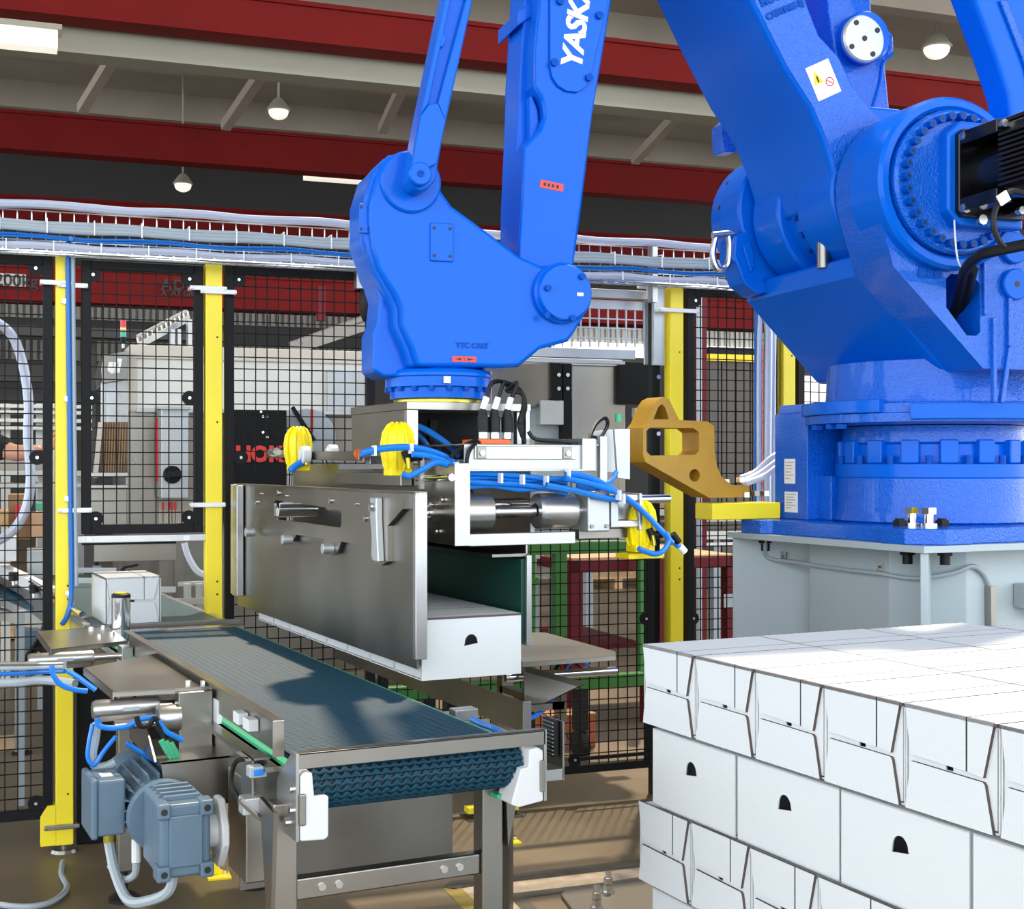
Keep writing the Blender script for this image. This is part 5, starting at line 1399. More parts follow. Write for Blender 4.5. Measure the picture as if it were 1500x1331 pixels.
s0, s1, z0, z1 = wext(188, 540, 600, 745, W1)
lower = obj('lower_body', hbox(MB(), s0, s1 + .5, W1 + .02, W1 + 1.3, .25, z1), M['steel_dark'], cf, .004)
for ss in (s0 + .05, s1 + .4):
    for ww in (W1 + .1, W1 + 1.2):
        obj('machine_foot', hbox(MB(), ss - .03, ss + .03, ww - .03, ww + .03, 0, .25), M['rubber'], cf)
up = part('upper_body', 'offwhite', 200, 545, 527, 602, W1, 1.3)
part('roof_band', 'cream', 190, 548, 510, 529, W1 - .02, 1.34)
part('corner_post', 'cream', 187, 200, 512, 604, W1 - .015, .2)
part('front_panel', 'steel', 188, 232, 603, 770, W1, .02)
part('front_panel', 'cream', 232, 300, 603, 770, W1, .02)
part('shut_panel', 'offwhite', 462, 476, 602, 700, W1 - .02, .1)
part('shut_panel', 'alu_light', 480, 540, 542, 602, W1 - .03, .02)
part('pale_cabinet', 'clad', 480, 545, 604, 720, W1 - .01, .1)
part('infill', 'steel_dark', 300, 480, 604, 770, W1 + .06, .1)
part('ledge', 'alu', 200, 548, 600, 606, W1 - .06, .1)
# left head with window and carton blanks
head = obj('head', wpoly([(148, 540), (152, 520), (187, 513), (187, 556), (150, 562)], W1 - .1, .6), M['steel_dark'], cf, .004)
part('window_post', 'alu_light', 148, 155, 560, 620, W1 - .08, .04)
pane = part('window_pane', 'clear', 155, 187, 556, 620, W1 - .09, .006, bevel=0)
part('inner_frame', 'alu_light', 166, 176, 560, 590, W1 + .1, .1)
part('inner_frame', 'steel_dark', 168, 174, 590, 620, W1 + .1, .1)
part('inner_back', 'offwhite', 150, 187, 556, 622, W1 + .3, .02)
stack = obj('blank_magazine', wpoly([(150, 618), (187, 618), (187, 694), (140, 694), (146, 655)], W1 - .12, .35), M['blank'], cf)
for k in range(9):
    x = 153 + k * 3.8
    obj('carton_blank', wpoly([(x, 619), (x + 1.6, 619), (x - 3 + 1.6, 693), (x - 3, 693)], W1 - .126, .01), M['kraft'], stack)
obj('blank_guide', wpoly([(144, 618), (151, 618), (143, 700), (136, 700)], W1 - .16, .02), M['cream'], cf)
part('magazine_bar', 'alu', 132, 188, 692, 698, W1 - .2, .05)
part('magazine_bar', 'alu', 132, 188, 710, 715, W1 - .2, .05)
part('magazine_base', 'steel', 132, 186, 715, 770, W1 - .15, .3)
part('edge_strip', 'alu_light', 185, 188.5, 600, 770, W1 - .03, .03)
lg = onw(158, 543, W1 - .102)
obj('logo', text_mb('ul', .085, lg, HE, UP, .004, .010, shear=.2, space=.9), M['label_white'], cf)
# beacon
q = onw(180.5, 510, W1 + .05)
bc = thing('signal_tower', 'red, amber and green signal tower on the carton forming machine', 'lamp', q)
obj('stem', MB().cyl(q, q + UP * .03, .008), M['white'], bc)
for i, (m, a, b) in enumerate((('black', .03, .062), ('green_glow', .062, .090), ('amber_glow', .092, .104), ('label_white', .104, .110), ('amber_glow', .110, .118), ('red_glow', .12, .155))):
    obj('lens', MB().cyl(q + UP * a, q + UP * b, .016, n=16), M[m], bc)
# cable ladder on the roof
cl = thing('cable_ladder', 'white perforated cable ladder rising on top of the carton forming machine', 'cable tray', onw(240, 505, W1 + .3))
A, B = onw(203, 506, W1 + .1), onw(277, 466, W1 + .7)
B = Vector((onw(277, 466, W1 + .7)))
for off in (0, .10):
    obj('side_rail', MB().bar(A + UP * off * .5 + HM * off, B + UP * off * .5 + HM * off, .01, .035), M['alu_light'], cl)
for k in range(12):
    p = A.lerp(B, k / 11); obj('rung', MB().bar(p, p + HM * .1 + UP * .05, .010, .010), M['alu'], cl)
for px in (252, 262, 277):
    p = onw(px, 508, W1 + .5); obj('post', hbox(MB(), p.dot(HE) - .012, p.dot(HE) + .012, W1 + .45, W1 + .55, p.z, p.z + (.10 if px < 270 else .16)), M['alu_light'], cl)
# electrical box
eb2 = thing('control_box', 'light grey control box with black rotary switch and red sockets behind the hatch mesh', 'box', onw(255, 730, W1 - .2))
bd = obj('housing', wbox(236, 277, 598, 730, W1 - .22, .2), M['alu_light'], eb2, .006)
obj('lid_seam', wbox(232, 236, 600, 728, W1 - .215, .19), M['steel_dark'], eb2)
obj('red_handle', wbox(227.5, 232, 612, 705, W1 - .22, .02), M['red_part'], eb2, .003)
q = onw(252, 695, W1 - .22)
kb = obj('rotary_switch', MB().cyl(q, q - HM * .03, .048, n=24), M['black'], eb2, .004)
obj('switch_grip', MB().obox(q - HM * .04, (HE * .8 + UP * .1).normalized() * .045, HM * .014, UP * .018), M['rubber'], kb, .006)
obj('rain_lip', wbox(232, 280, 595, 599, W1 - .26, .24), M['alu'], eb2)
for k, px in enumerate((239, 248, 252, 257)):
    obj('red_socket', wbox(px - 1.6, px + 1.6, 735, 747, W1 - .16, .03), M['red_part'], eb2, .003)
    obj('socket_cable', wbox(px - .5, px + .5, 747, 766, W1 - .15, .006), M['rubber'], eb2)
# black display panel with red lettering
bp_ = thing('black_machine_cabinet', 'black machine door with red lettering behind the wide fence panel', 'cabinet', onw(382, 706, W1 - .3))
dr_ = obj('door', wbox(340, 420, 600, 770, W1 - .32, .3), M['black'], bp_, .004)
p = onw(345, 675, W1 - .321)
obj('lettering', text_mb('HOK', .115, p, HE, UP, .004, .006, space=1.0), M['red_part'], dr_)
for px, py in ((382, 603), (385, 610), (391, 610), (385, 633), (391, 640)):
    q = onw(px, py, W1 - .32); obj('door_screw', MB().cyl(q, q - HM * .01, .007, n=8), M['bolt'], dr_)
dc = onw(450, 640, W1 - .1)
oc = thing('coil_holder', 'dark reel with pale violet ring between the black door and the white machine post', 'reel', onw(445, 700, W1 - .12))
obj('reel', MB().lathe(dc, -HM, [(.16, 0), (.16, .02), (.145, .025), (.0, .025)], 32), M['cable_grey'], oc)
obj('reel_arm', MB().bar(onw(428, 596, W1 - .14), onw(460, 645, W1 - .14), .03, .02), M['black'], oc)
obj('reel_post', wbox(420, 427, 602, 770, W1 - .12, .05), M['offwhite'], oc)
obj('reel_flag', wbox(455, 459, 600, 632, W1 - .13, .01), M['red_part'], oc)
obj('reel_base', wbox(428, 460, 690, 770, W1 - .12, .1), M['steel_dark'], oc)
# ---- stainless lift cabinet behind the gripper
W2 = 6.25
lc = thing('lift_cabinet', 'grey steel lift cabinet with black hinges behind the gripper and fence', 'cabinet', hp(onw(850, 700, W2).dot(HE), W2 + .3, 0))
pa = lambda nm, m, *a, bevel=.003: obj(nm, wbox(*a), M[m], lc, bevel)
pa('column', 'steel', 838, 906, 534, 790, W2, .5)
obj('cabinet_post', hbox(MB(), onw(818, 700, W2 + .1).dot(HE), onw(830, 700, W2 + .1).dot(HE), W2 + .1, W2 + .16, 0, onw(830, 780, W2).z), M['steel_dark'], lc)
obj('side_door', wpoly([(720, 536), (809, 530), (809, 583), (745, 612), (720, 612)], W2 - .03, .03), M['steel_dark'], lc, .003)
pa('hinge', 'black', 810, 823, 530, 586, W2 - .06, .06)
pa('hinge', 'black', 825, 838, 532, 650, W2 - .05, .06)
for px in (818, 831):
    for py in (549, 569):
        q = onw(px, py, W2 - .06); obj('hinge_screw', MB().cyl(q, q - HM * .008, .010, n=10), M['bolt'], lc)
pa('drive_box', 'alu_light', 792, 826, 586, 622, W2 - .05, .1)
pa('lower_body', 'grey_paint', 720, 836, 584, 785, W2 + .02, .3)
pa('black_cover', 'black', 907, 957, 530, 592, W2 - .04, .2)
pa('steel_post', 'steel', 906, 916, 592, 720, W2, .1)
pa('top_rail', 'alu', 700, 912, 524, 534, W2 - .02, .3)
pa('small_box', 'offwhite', 930, 944, 597, 612, W2 - .02, .04)
# ---- aluminium grid door panel above it
gd = thing('grid_panel', 'bare aluminium grid panel high in the fence right of the blue wrist', 'fence panel', onw(900, 520, FW + .06))
ga = lambda nm, m, *a, bevel=.002: obj(nm, wbox(*a), M[m], gd, bevel)
ga('top_bar', 'alu_light', 560, 950, 417, 430, FW + .03, .04)
ga('corner_bar', 'alu_light', 958, 974, 420, 535, FW + .0, .05)
ga('upper_plate', 'alu_light', 560, 944, 433, 447, FW + .06, .01)
ga('lower_plate', 'alu_light', 560, 931, 507, 521, FW + .06, .01)
ga('side_plate', 'alu_light', 944, 956, 433, 534, FW + .06, .01)
ga('lower_edge', 'alu_light', 560, 916, 524, 529, FW + .04, .02)
mb = MB()
for k in range(30):
    x = 944 - 13.25 * k; wbox(x - .9, x + .9, 446, 508, FW + .062, .006, mb)
for y in (461.5, 475.5, 491):
    wbox(560, 944, y - .9, y + .9, FW + .060, .010, mb)
obj('grid_wires', mb, M['alu_light'], gd, kind='stuff')
ga('hinge_arm', 'tie', 937, 958, 415, 422, FW - .02, .03); ga('hinge_arm', 'tie', 951, 959, 417, 435, FW - .03, .03)
# slim posts beside the third yellow post
sp3 = thing('frame_post', 'slim dark steel post just left of the yellow post behind the ochre bracket', 'post', hp(onw(962, 700, FW + .02).dot(HE), FW + .04, 0))
obj('post', hbox(MB(), S(958), S(970), FW + .02, FW + .06, 0, 2.18), M['black'], sp3, .003)
for py in (500, 552, 612, 635):
    q = onw(964, py, FW + .02); obj('post_screw', MB().cyl(q, q - HM * .006, .010, n=10), M['bolt'], sp3)
# ---- green machine frame
W3 = 6.15
gf_ = thing('green_frame', 'green painted steel trolley frame behind the right fence panel', 'frame', hp(onw(800, 900, W3).dot(HE), W3 + .3, 0))
gpart = lambda nm, *a: obj(nm, wbox(*a), M['green_paint'], gf_, .004)
gpart('top_beam', 766, 940, 794, 811, W3, .06)
for a, b in ((768, 785), (814, 831)):
    gpart('upright', a, b, 811, 1000, W3, .06)
gpart('upright', 938, 948, 811, 1000, W3 + .6, .06)
gpart('lower_beam', 560, 945, 996, 1015, W3, .06)
gpart('upright', 655, 668, 880, 1030, W3 + .02, .06)
for px in (772, 850, 660):
    q = onw(px, 1030, W3 + .03)
    ca = obj('caster_fork', MB().box(q.x - .03, q.x + .03, q.y - .03, q.y + .03, .14, onw(px, 1010, W3).z), M['rubber'], gf_)
    obj('caster_wheel', MB().cyl((q.x - .02, q.y, .07), (q.x + .02, q.y, .07), .07, n=20), M['rubber'], ca)
gpart('latch', 771, 790, 846, 856, W3 - .03, .03)
# white control unit hanging in the green frame
wu = thing('grey_unit', 'small grey machine unit with dark screen inside the green frame', 'machine', onw(798, 868, W3 + 1.2))
obj('unit_body', wbox(780, 818, 808, 848, W3 + 1.2, .25), M['offwhite'], wu, .005)
obj('unit_screen', wbox(787, 814, 818, 843, W3 + 1.19, .02), M['steel_dark'], wu)
obj('unit_leg', wbox(784, 790, 848, 930, W3 + 1.3, .05), M['cable_grey'], wu); obj('unit_leg', wbox(808, 814, 848, 930, W3 + 1.3, .05), M['cable_grey'], wu)
# ---- maroon table
W4 = 6.9
mt = thing('maroon_table', 'maroon steel work table with pale board top behind the right fence panels', 'table', hp(onw(960, 900, W4).dot(HE), W4 + .4, 0))
sA, sB = onw(836, 815, W4).dot(HE), onw(1082, 815, W4).dot(HE)
zt_ = onw(960, 826, W4).z
obj('table_board', hbox(MB(), sA + .02, sB - .02, W4 + .02, W4 + 1.0, zt_ + .03, zt_ + .045), M['ply'], mt, .002)
obj('table_frame', hbox(hbox(hbox(hbox(MB(), sA, sB, W4, W4 + .06, zt_ - .03, zt_ + .03), sA, sB, W4 + .96, W4 + 1.02, zt_ - .03, zt_ + .03), sA, sA + .06, W4, W4 + 1, zt_ - .03, zt_ + .03), sB - .06, sB, W4, W4 + 1, zt_ - .03, zt_ + .03), M['dark_red'], mt, .003)
for s in (sA, sB - .075):
    for w in (W4, W4 + .94):
        obj('leg', hbox(MB(), s, s + .075, w, w + .075, .0, zt_ - .03), M['dark_red'], mt, .004)
sC = onw(945, 815, W4).dot(HE); obj('leg', hbox(MB(), sC, sC + .06, W4, W4 + .075, 0, zt_ - .03), M['dark_red'], mt, .004)
obj('lower_shelf', hbox(MB(), sA, sC, W4 + .05, W4 + .95, .42, .45), M['dark_red'], mt, .003)
q = onw(1067, 880, W4 - .005)
obj('sticker', MB().obox(q, HE * .03, HM * .002, UP * .04), M['cable_grey'], mt)
# ---- floor pallets and crates
def pallet_at(px, py, L, label, wd=.8):
    q = onz(px, py, 0); t = thing('pallet', label, 'pallet', q, 'pallets behind the fence')
    for k in range(5):
        c = q + HM * (k * wd / 4.6); obj('deck_board', MB().obox(c + UP * .134, HE * L / 2, HM * .05, UP * .011), M['wood'], t)
    for k in (-1, 0, 1):
        obj('block', MB().obox(q + HE * k * (L / 2 - .06) + HM * wd * .42 + UP * .061, HE * .05, HM * wd * .45, UP * .061), M['wood'], t)
pallet_at(905, 862, 1.1, 'wooden pallet on the floor behind the maroon table, left of the yellow post')
pallet_at(1065, 858, .9, 'wooden pallet on the floor behind the maroon table, right of the yellow post')
q = onz(836, 1096, 0)
ob = thing('orange_carton', 'orange printed carton on the floor behind the fence below the green frame', 'box', q)
oc_ = obj('carton_body', MB().obox(q + UP * .085 + HM * .1, HE * .14, HM * .1, UP * .085), mat('orange_print', (.42, .10, .03), .6, noise=.2, nscale=20), ob, .003)
obj('carton_flap', MB().obox(q + UP * .175 + HM * .02, HE * .13, HM * .05, UP * .004), M['kraft'], ob)
obj('lettering', text_mb('CARTON', .045, q + UP * .05 - HE * .1 - HM * .001, HE, UP, .002, .002), M['clad_dark'], oc_)
# ---- maroon column and curtain wall at the right
mc_ = thing('maroon_column', 'tall maroon steel column seen through the mesh right of the yellow post', 'column', hp(onw(1028, 700, 9).dot(HE), 9, 0))
sD = onw(1027, 700, 9).dot(HE)
obj('web', hbox(MB(), sD - .035, sD + .05, 9, 9.3, 0, 2.75), M['dark_red'], mc_, .003)
obj('flange', hbox(MB(), sD - .1, sD - .075, 8.95, 9.35, 0, 2.75), M['dark_red'], mc_, .003)
obj('pipe', MB().cyl(hp(sD - .055, 8.93, 0), hp(sD - .055, 8.93, 2.75), .022), M['cable_grey'], mc_)
dw = thing('dark_door', 'dark brown sliding door in the hall behind the maroon column', 'door', hp(onw(1075, 700, 14).dot(HE), 14, 0))
s0, s1, z0, z1 = wext(1036, 1140, 530, 640, 14)
for k in range(5):
    a = lerp(s0, s1, k / 5); b = lerp(s0, s1, (k + 1) / 5)
    obj('door_panel', hbox(MB(), a + .01, b - .01, 14, 14.06 + .03 * (k % 2), 0, z1), M['brown_door'], dw)
obj('door_head', hbox(MB(), s0, s1, 13.95, 14.1, z1, z1 + .08), M['warn_yellow'], dw)
obj('door_head', hbox(MB(), s0, s1, 13.95, 14.1, z1 + .08, z1 + .16), M['black'], dw)
rs_ = obj('red_pipe', MB().cyl(onw(1113, 505, 8.5), Vector((onw(1112, 700, 8.5).x, onw(1112, 700, 8.5).y, 0)), .03), M['red_part']); tag(rs_, 'bright red vertical pipe behind the conduits beside the robot', 'pipe')
rs_.location.z = rs_.location.z
cm = thing('case_conveyor', 'pale conveyor frame in the hall behind the maroon table', 'conveyor', hp(onw(1050, 780, 9.5).dot(HE), 9.5, 0))
for py, m, h_ in ((738, 'ply', 5), (745, 'offwhite', 9), (760, 'steel_dark', 4), (778, 'steel', 12), (795, 'offwhite', 4)):
    obj('frame_bar', wbox(840, 1200, py, py + h_, 9.5, .3), M[m], cm)
for px in (860, 1020, 1046, 1190):
    s = onw(px, 800, 9.6).dot(HE); obj('leg', hbox(MB(), s - .03, s + .03, 9.55, 9.62, 0, onw(px, 790, 9.5).z), M['cable_grey'], cm)
# ---- infeed conveyor beyond the hatch
ic = thing('infeed_conveyor', 'infeed conveyor with ribbed green belt beyond the hatch opening', 'conveyor', (1.02, 6.0, 0))
IX0, IX1, IY0, IY1, IZ = .74, 1.26, 4.93, 7.4, .872
obj('belt', MB().box(IX0 + .03, IX1 - .02, IY0, IY1, IZ - .05, IZ), M['belt_base'], ic)
y = IY0 + .01
ME_rib = local_mesh('belt_rib', MB().box(-.235, .235, -.009, .009, 0, .007), mat('grey_green_belt', (.07, .12, .13), .4))
while y < IY1:
    o = bpy.data.objects.new('belt_rib', ME_rib); COL.objects.link(o); o.parent = ic
    o.location = (IX0 + .265 - ic.location.x, y - ic.location.y, IZ); y += .024
obj('side_rail', MB().box(IX0, IX0 + .025, IY0 + .02, IY1, IZ - .09, IZ + .02), M['alu'], ic, .002)
obj('side_rail', MB().box(IX1 - .02, IX1 + .005, IY0 + .02, IY1, IZ - .09, IZ + .006), M['alu'], ic, .002)
obj('guide_rail', MB().cyl((IX0 + .01, IY0 + .1, IZ + .045), (IX0 + .01, IY1, IZ + .045), .012), M['chrome'], ic)
for y in (IY0 + 1.1, IY1 - .2):
    for x in (IX0 + .03, IX1 - .03):
        obj('leg', MB().box(x - .025, x + .025, y - .025, y + .025, 0, IZ - .06), M['alu'], ic, .003)
obj('end_plate', MB().box(IX0, IX1 + .03, IY0 - .012, IY0, IZ - .06, IZ + .014), M['steel'], ic)
carton(.825, 5.0, IZ + .008, 'white carton on the infeed conveyor beyond the hatch', None, math.pi / 2, True)
# clamps with black levers on guide rails
for i, (px, py, x0, x1, d) in enumerate(((142, 838, 100, 170, 7.0), (180, 853, 100, 208, 6.4), (224, 866, 205, 256, 6.0))):
    q = atd(px, py, d)
    t = thing('clamp_block', ['leftmost', 'middle', 'rightmost'][i] + ' grey clamp block with black lever on the infeed guides', 'clamp', q - UP * .03, 'infeed clamps')
    obj('block', MB().obox(q, HE * .021, HM * .02, UP * .035), M['cable_grey'], t, .004)
    a, b = atd(x0, py - 4, d), atd(x1, py - 4, d)
    obj('guide_bar', MB().bar(a - HM * .04, b - HM * .04, .01, .025), M['alu_light'], t)
    h = q + UP * .04
    obj('lever', MB().cyl(h - UP * .006, h + UP * .03, .012, n=10).bar(h + UP * .03, h + UP * .042 + HE * (.07 if i < 2 else -.05), .012, .012), M['rubber'], t)
pn = thing('splash_guard', 'polished stainless panel on posts beyond the hatch opening', 'panel', atd(200, 870, 7.4))
a, b = onw(138, 797, 7.0), onw(258, 822, 7.0)
obj('panel', wbox(138, 258, 797, 821, 7.0, .01), M['steel'], pn)
obj('top_edge', wbox(120, 258, 792, 797, 6.98, .04), M['black'], pn)
for px in (262, 240):
    s = onw(px, 800, 7.02).dot(HE); obj('post', hbox(MB(), s - .022, s + .022, 7.02, 7.06, 0, onw(px, 793, 7.02).z), M['steel_dark'], pn)
wf = thing('white_frame', 'white painted frame with clear hoses right of the hatch opening', 'frame', atd(285, 890, 6.2))
for px in (275, 292):
    s = onw(px, 860, 6.0).dot(HE); obj('upright', hbox(MB(), s - .015, s + .015, 6.0, 6.03, 0, onw(px, 862, 6.0).z + .02), M['alu_light'], wf)
obj('rail', wbox(228, 300, 877, 886, 5.98, .03), M['alu_light'], wf); obj('rail', wbox(262, 300, 852, 858, 6.03, .03), M['alu_light'], wf)
obj('clear_hose', MB().tube([onw(x, y, 6.1) for x, y in ((270, 795), (276, 815), (288, 835), (300, 842))], .014, 8, 5), M['pvc'], wf)
# ---- left side: outfeed conveyor, boxes, tables
oc2 = thing('side_conveyor', 'pale diagonal conveyor frame with black knobs behind the left fence panel', 'conveyor', atd(30, 900, 6.2))
for (x0, y0, x1, y1), m, w_, h_ in (((-40, 812, 78, 870), 'white', .05, .05), ((-40, 826, 78, 890), 'alu', .04, .02), ((-40, 890, 78, 915), 'clad', .06, .05), ((-40, 860, 72, 912), 'alu_light', .03, .04)):
    obj('rail', MB().bar(atd(x0, y0, 7.6), atd(x1, y1, 5.9), w_, h_), M[m], oc2)
obj('belt', MB().bar(atd(-40, 838, 7.55), atd(78, 898, 5.95), .10, .02), M['belt'], oc2)
for px, py in ((20, 844), (50, 862)):
    q = atd(px, py, 6.0); kn = obj('knob', MB().cyl(q - UP * .02, q + UP * .02, .022, n=12), M['rubber'], oc2, .004)
    obj('knob_stem', MB().cyl(q - UP * .04, q - UP * .02, .008), M['bolt'], kn)
obj('leg', wbox(27, 36, 895, 1180, 5.9, .05), M['cable_grey'], oc2)
obj('levelling_foot', MB().lathe(onz(32, 1104, 0), UP, [(.05, 0), (.05, .01), (.012, .025), (.010, .2)], 20), M['rubber'], oc2)
dm = thing('drive_motor', 'dark motor with round fan cover behind the left fence panel', 'motor', atd(52, 960, 5.9))
q = atd(56, 955, 5.8)
obj('body', MB().obox(atd(42, 935, 5.95), HE * .05, HM * .08, UP * .04), M['motor_grey'], dm, .006)
obj('fan_cover', MB().cyl(q, q - HM * .04, .042, n=24), M['rubber'], dm)
obj('fan_hub', MB().cyl(q - HM * .04, q - HM * .05, .008, n=12), M['cream'], dm)
obj('motor_hose', MB().tube([atd(x, y, 5.75) for x, y in ((70, 900), (62, 925), (50, 945), (36, 965), (30, 975))], .012, 8, 5), M['rubber'], dm)
def boxed(px0, px1, py0, py1, w, m, lab, nm='carton', cat='box', dep=.3, g=None):
    o = obj(nm, wbox(px0, px1, py0, py1, w, dep), M[m], None, .004); return tag(o, lab, cat, g)
wt = thing('work_table', 'pale work table with boxes behind the left fence panel', 'table', hp(onw(30, 760, 8.6).dot(HE), 8.6, 0))
obj('top', wbox(-60, 130, 690, 697, 8.4, .6), M['offwhite'], wt); obj('shelf', wbox(-60, 130, 708, 714, 8.4, .6), M['offwhite'], wt)
for px in (-50, 60, 118):
    s = onw(px, 700, 8.5).dot(HE); obj('leg', hbox(MB(), s - .02, s + .02, 8.5, 8.54, 0, onw(px, 692, 8.5).z), M['alu_light'], wt)
obj('back_panel', wbox(-60, 70, 660, 690, 8.9, .05), M['clad'], wt)
sp5 = thing('pale_shelf', 'pale shelf rack with white rails behind the left fence panel', 'rack', hp(onw(30, 600, 9.5).dot(HE), 9.5, 0))
for py in (592, 601, 613, 624):
    obj('rail', wbox(-60, 135, py, py + 5, 9.5, .1), M['offwhite'], sp5)
for px in (-20, 8, 60, 84):
    s = onw(px, 600, 9.5).dot(HE); obj('post', hbox(MB(), s - .03, s + .03, 9.6, 9.66, 0, onw(px, 590, 9.5).z), M['offwhite'], sp5)
boxed(12, 46, 724, 790, 7.6, 'kraft', 'open brown carton behind the left fence panel, left of the hose')
boxed(46, 74, 752, 786, 7.5, 'ply', 'tan carton right of the silver hose behind the left fence panel')
boxed(-30, 12, 748, 772, 7.2, 'wood', 'orange-brown board at the left edge behind the fence')
boxed(40, 66, 806, 850, 7.3, 'carton', 'white carton standing behind the left fence panel right of the hose')
boxed(-10, 24, 788, 822, 7.0, 'carton', 'white carton at the left edge behind the fence below the hose')
boxed(52, 64, 737, 747, 7.55, 'green_strip', 'small pale green pack on the tan carton behind the left fence panel', 'pack', 'pack', .1)
boxed(22, 34, 740, 758, 7.5, 'red_part', 'small red and white pack behind the silver hose', 'pack', 'pack', .08)
q = onz(-20, 935, 0); tag(obj('floor_board', MB().obox(q + UP * .05, HE * .5, HM * .25, UP * .03), M['wood']), 'wooden board lying on the floor at the left edge', 'board')
gb_ = thing('dark_gantry', 'dark steel gantry beams high behind the left fence panels', 'gantry', hp(0, 14, 0))
for py, h_ in ((478, 14), (535, 24), (566, 22)):
    obj('gantry_beam', wbox(-200, 330, py, py + h_, 14 + (py - 478) * .02, .2), M['clad_dark'], gb_)
for px in (-150, 130, 320):
    s = onw(px, 600, 14.5).dot(HE); obj('gantry_post', hbox(MB(), s - .06, s + .06, 14.4, 14.6, 0, onw(px, 480, 14).z), M['clad_dark'], gb_)
gb2 = thing('hoist_beam', 'pale slanting hoist beam behind the wide fence panel left of the blue wrist', 'beam', onw(490, 500, 14))
obj('beam', MB().bar(onw(432, 508, 13), onw(560, 468, 16), .12, .10), M['clad'], gb2)
obj('beam', MB().bar(onw(440, 500, 13), onw(560, 455, 16), .05, .05), M['clad'], gb2)
obj('hanger', MB().bar(onw(470, 470, 14), onw(470, 420, 14), .08, .08), M['dark_red'], gb2)
# small lamp, black sensor box beside the wrist
sk = thing('hanging_tool', 'black hand switch hanging beside the blue wrist on the fence frame', 'switch', onw(535, 480, FW - .05))
obj('body', MB().lathe(onw(535, 470, FW - .05), UP, [(.010, 0), (.022, .03), (.026, .08), (.02, .13), (.008, .15)], 16), M['rubber'], sk)
# yellow anchors on the floor under the conveyor
for i, (pts, lab) in enumerate((([(303, 1283), (309, 1258), (331, 1265), (336, 1283)], 'yellow floor bracket right of the gear motor'),
                                ([(740, 1232), (744, 1224), (757, 1230), (757, 1233)], 'small yellow floor bracket behind the right conveyor leg'))):
    mid = onz(sum(p[0] for p in pts) / 4, pts[0][1], 0)
    t = thing('floor_bracket', lab, 'bracket', mid, 'yellow floor brackets')
    L = (onz(pts[-1][0], pts[-1][1], 0) - onz(pts[0][0], pts[0][1], 0)).length
    obj('foot', MB().obox(mid + UP * .004, HE * L / 2, HM * .05, UP * .004), M['yellow'], t, .001)
    obj('gusset', MB().prism([mid - HE * L * .4 + UP * .008, mid + HE * L * .2 + UP * .008, mid - HE * L * .2 + UP * .07], HM * .008), M['yellow'], t)
    obj('bracket_bolt', MB().cyl(mid + HE * L * .3 + UP * .008, mid + HE * L * .3 + UP * .02, .010, n=6), M['bolt'], t)
q = onz(720, 1195, 0)
yb_ = thing('yellow_stop', 'yellow bar on a levelling bolt under the conveyor near the fence', 'bar', q)
obj('bar', MB().obox(q + UP * .035, HE * .11, HM * .03, UP * .012), M['yellow'], yb_, .002)
obj('bolt', MB().cyl(q, q + UP * .024, .012), M['bolt'], yb_)
obj('base', MB().obox(q + UP * .004, HE * .12, HM * .06, UP * .004), M['steel_dark'], yb_)
# plain black block between the fence post and the conveyor
bblock = thing('black_block', 'plain black block below the hatch behind the gear motor', 'cabinet', hp(S(130), FW + .2, 0))
obj('body', hbox(MB(), S(113), S(113) + .36, FW + .06, FW + .5, .0, .62), M['black'], bblock, .006)
# ---------------------------------------------------------------- person behind the left fence panel
def skin_body(name, joints, edges, m, parent=None):
    me = bpy.data.meshes.new(name)
    org = origin_of(parent) if parent else Vector()
    me.from_pydata([Vector(j[0]) - org for j in joints], edges, [])
    o = bpy.data.objects.new(name, me); COL.objects.link(o)
    if parent: o.parent = parent
    sk = o.modifiers.new('skin', 'SKIN'); sk.use_smooth_shade = True
    for i, j in enumerate(joints):
        r = j[1]; me.skin_vertices[0].data[i].radius = (r, r) if not isinstance(r, tuple) else r
    me.skin_vertices[0].data[0].use_root = True
    sb = o.modifiers.new('subsurf', 'SUBSURF'); sb.levels = 1; sb.render_levels = 1
    me.materials.append(m)
    return o
PD = 6.9
sh_ = atd(-38, 640, PD); el_ = atd(22, 664, PD - .05); wr_ = atd(62, 660, PD - .2); hd_ = atd(79, 652, PD - .22)
ps = Vector((sh_.x - .20, sh_.y + .02, 0))
pr = thing('person', 'person in a black short-sleeved shirt reaching right behind the left fence panel', 'person', ps)
P0 = ps + UP * .96; c3 = ps + UP * 1.40; o_sh = ps + V((-.2, .02, sh_.z - .03))
J = [(P0, (.12, .09)), (ps + UP * 1.15, (.11, .08)), (c3, (.12, .09)), (ps + UP * 1.50, .06), (ps + UP * 1.56, .055), (ps + UP * 1.66, (.075, .09)), (ps + UP * 1.75, .07),
     (sh_, .062), (el_, .048), (wr_, .032), (o_sh, .06), (o_sh + V((-.03, 0, -.30)), .045), (o_sh + V((0, -.08, -.52)), .03), (o_sh + V((0, -.12, -.62)), .03),
     (P0 + V((-.1, 0, -.05)), .10), (P0 + V((-.1, 0, -.48)), .065), (P0 + V((-.1, .02, -.88)), .04), (P0 + V((-.1, -.12, -.92)), .04),
     (P0 + V((.1, 0, -.05)), .10), (P0 + V((.1, 0, -.48)), .065), (P0 + V((.1, .02, -.88)), .04), (P0 + V((.1, -.12, -.92)), .04)]
Ed = [(0, 1), (1, 2), (2, 3), (3, 4), (4, 5), (5, 6), (2, 7), (7, 8), (8, 9), (2, 10), (10, 11), (11, 12), (12, 13), (0, 14), (14, 15), (15, 16), (16, 17), (0, 18), (18, 19), (19, 20), (20, 21)]
skin_body('body', J, Ed, M['skin'], pr)
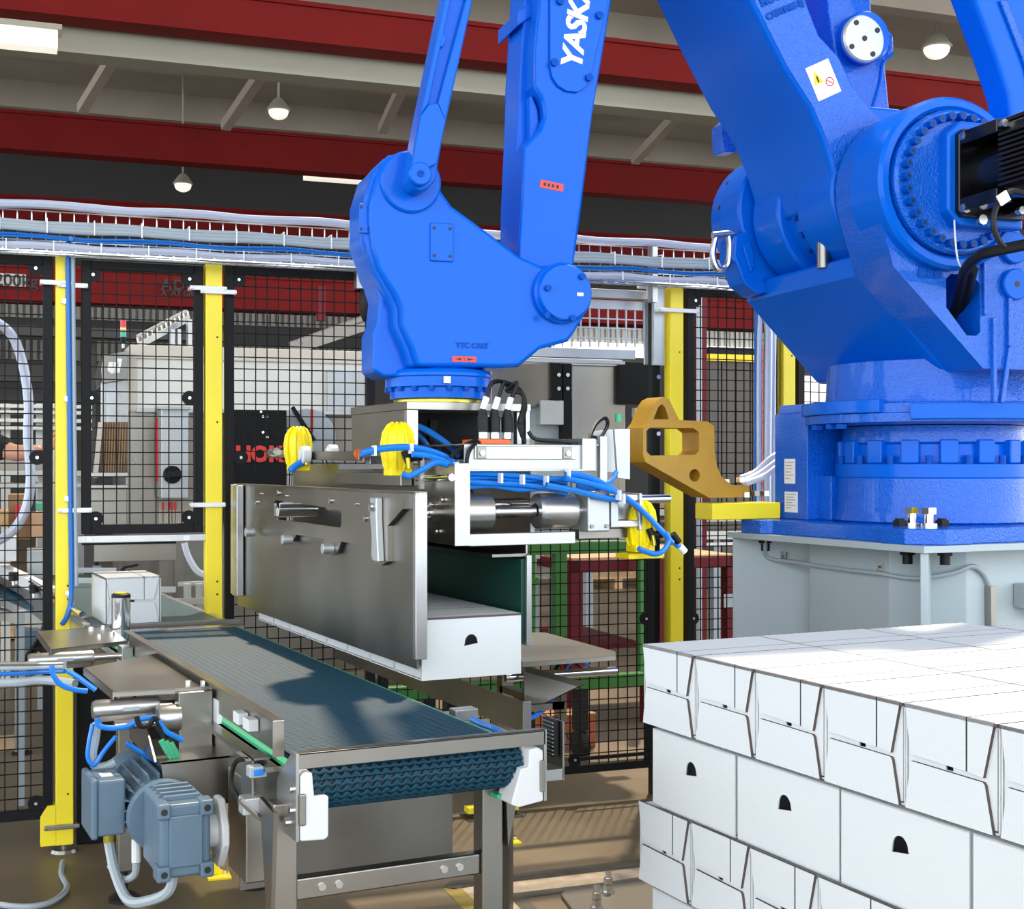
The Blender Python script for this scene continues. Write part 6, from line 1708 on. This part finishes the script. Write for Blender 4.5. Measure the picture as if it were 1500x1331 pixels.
hdir = (hd_ - wr_).normalized(); hs = UP
HJ = [(wr_, .026), (wr_.lerp(hd_, .6), (.03, .022)), (hd_, (.038, .018))]
HE_ = [(0, 1), (1, 2)]
for i, (off, ln) in enumerate(((.028, .065), (.010, .078), (-.010, .072), (-.028, .055))):
    b0 = len(HJ); base_ = hd_ + hs * off
    HJ += [(base_ + hdir * ln * .5, .009), (base_ + hdir * ln - HM * .012, .008)]
    HE_ += [(2, b0), (b0, b0 + 1)]
b0 = len(HJ); HJ += [(wr_.lerp(hd_, .7) + hs * .045, .010), (hd_ + hs * .06 + hdir * .02, .009)]; HE_ += [(1, b0), (b0, b0 + 1)]
skin_body('hand', HJ, HE_, M['skin'], pr)
TJ = [(P0 - UP * .04, (.19, .15)), (ps + UP * 1.15, (.19, .15)), (c3, (.20, .155)), (ps + UP * 1.48, .085), (sh_, .085), (sh_.lerp(el_, .93), .070), (o_sh, .085), (o_sh + V((-.015, 0, -.16)), .072)]
skin_body('shirt', TJ, [(0, 1), (1, 2), (2, 3), (2, 4), (4, 5), (2, 6), (6, 7)], M['black_cloth'], pr)
TR = [(P0 - UP * .0, (.17, .135)), (P0 + V((-.1, 0, -.06)), .115), (P0 + V((-.1, 0, -.48)), .08), (P0 + V((-.1, .02, -.86)), .06), (P0 + V((.1, 0, -.06)), .115), (P0 + V((.1, 0, -.48)), .08), (P0 + V((.1, .02, -.86)), .06)]
skin_body('trousers', TR, [(0, 1), (1, 2), (2, 3), (0, 4), (4, 5), (5, 6)], M['clad_dark'], pr)
for sx_ in (-.1, .1):
    f_ = V((ps.x + sx_, ps.y - .05, 0))
    obj('shoe', MB().prism([f_ + V((0, y, z)) - V((.048, 0, 0)) for y, z in ((.13, 0), (-.16, 0), (-.165, .03), (-.12, .06), (-.02, .085), (.0, .12), (.12, .12), (.135, .04))], (.096, 0, 0)), M['rubber'], pr, .02, 3)
obj('hair', MB().ball(ps + V((0, .015, 1.72)), .098, 16, 10, 1.05), M['hair'], pr)
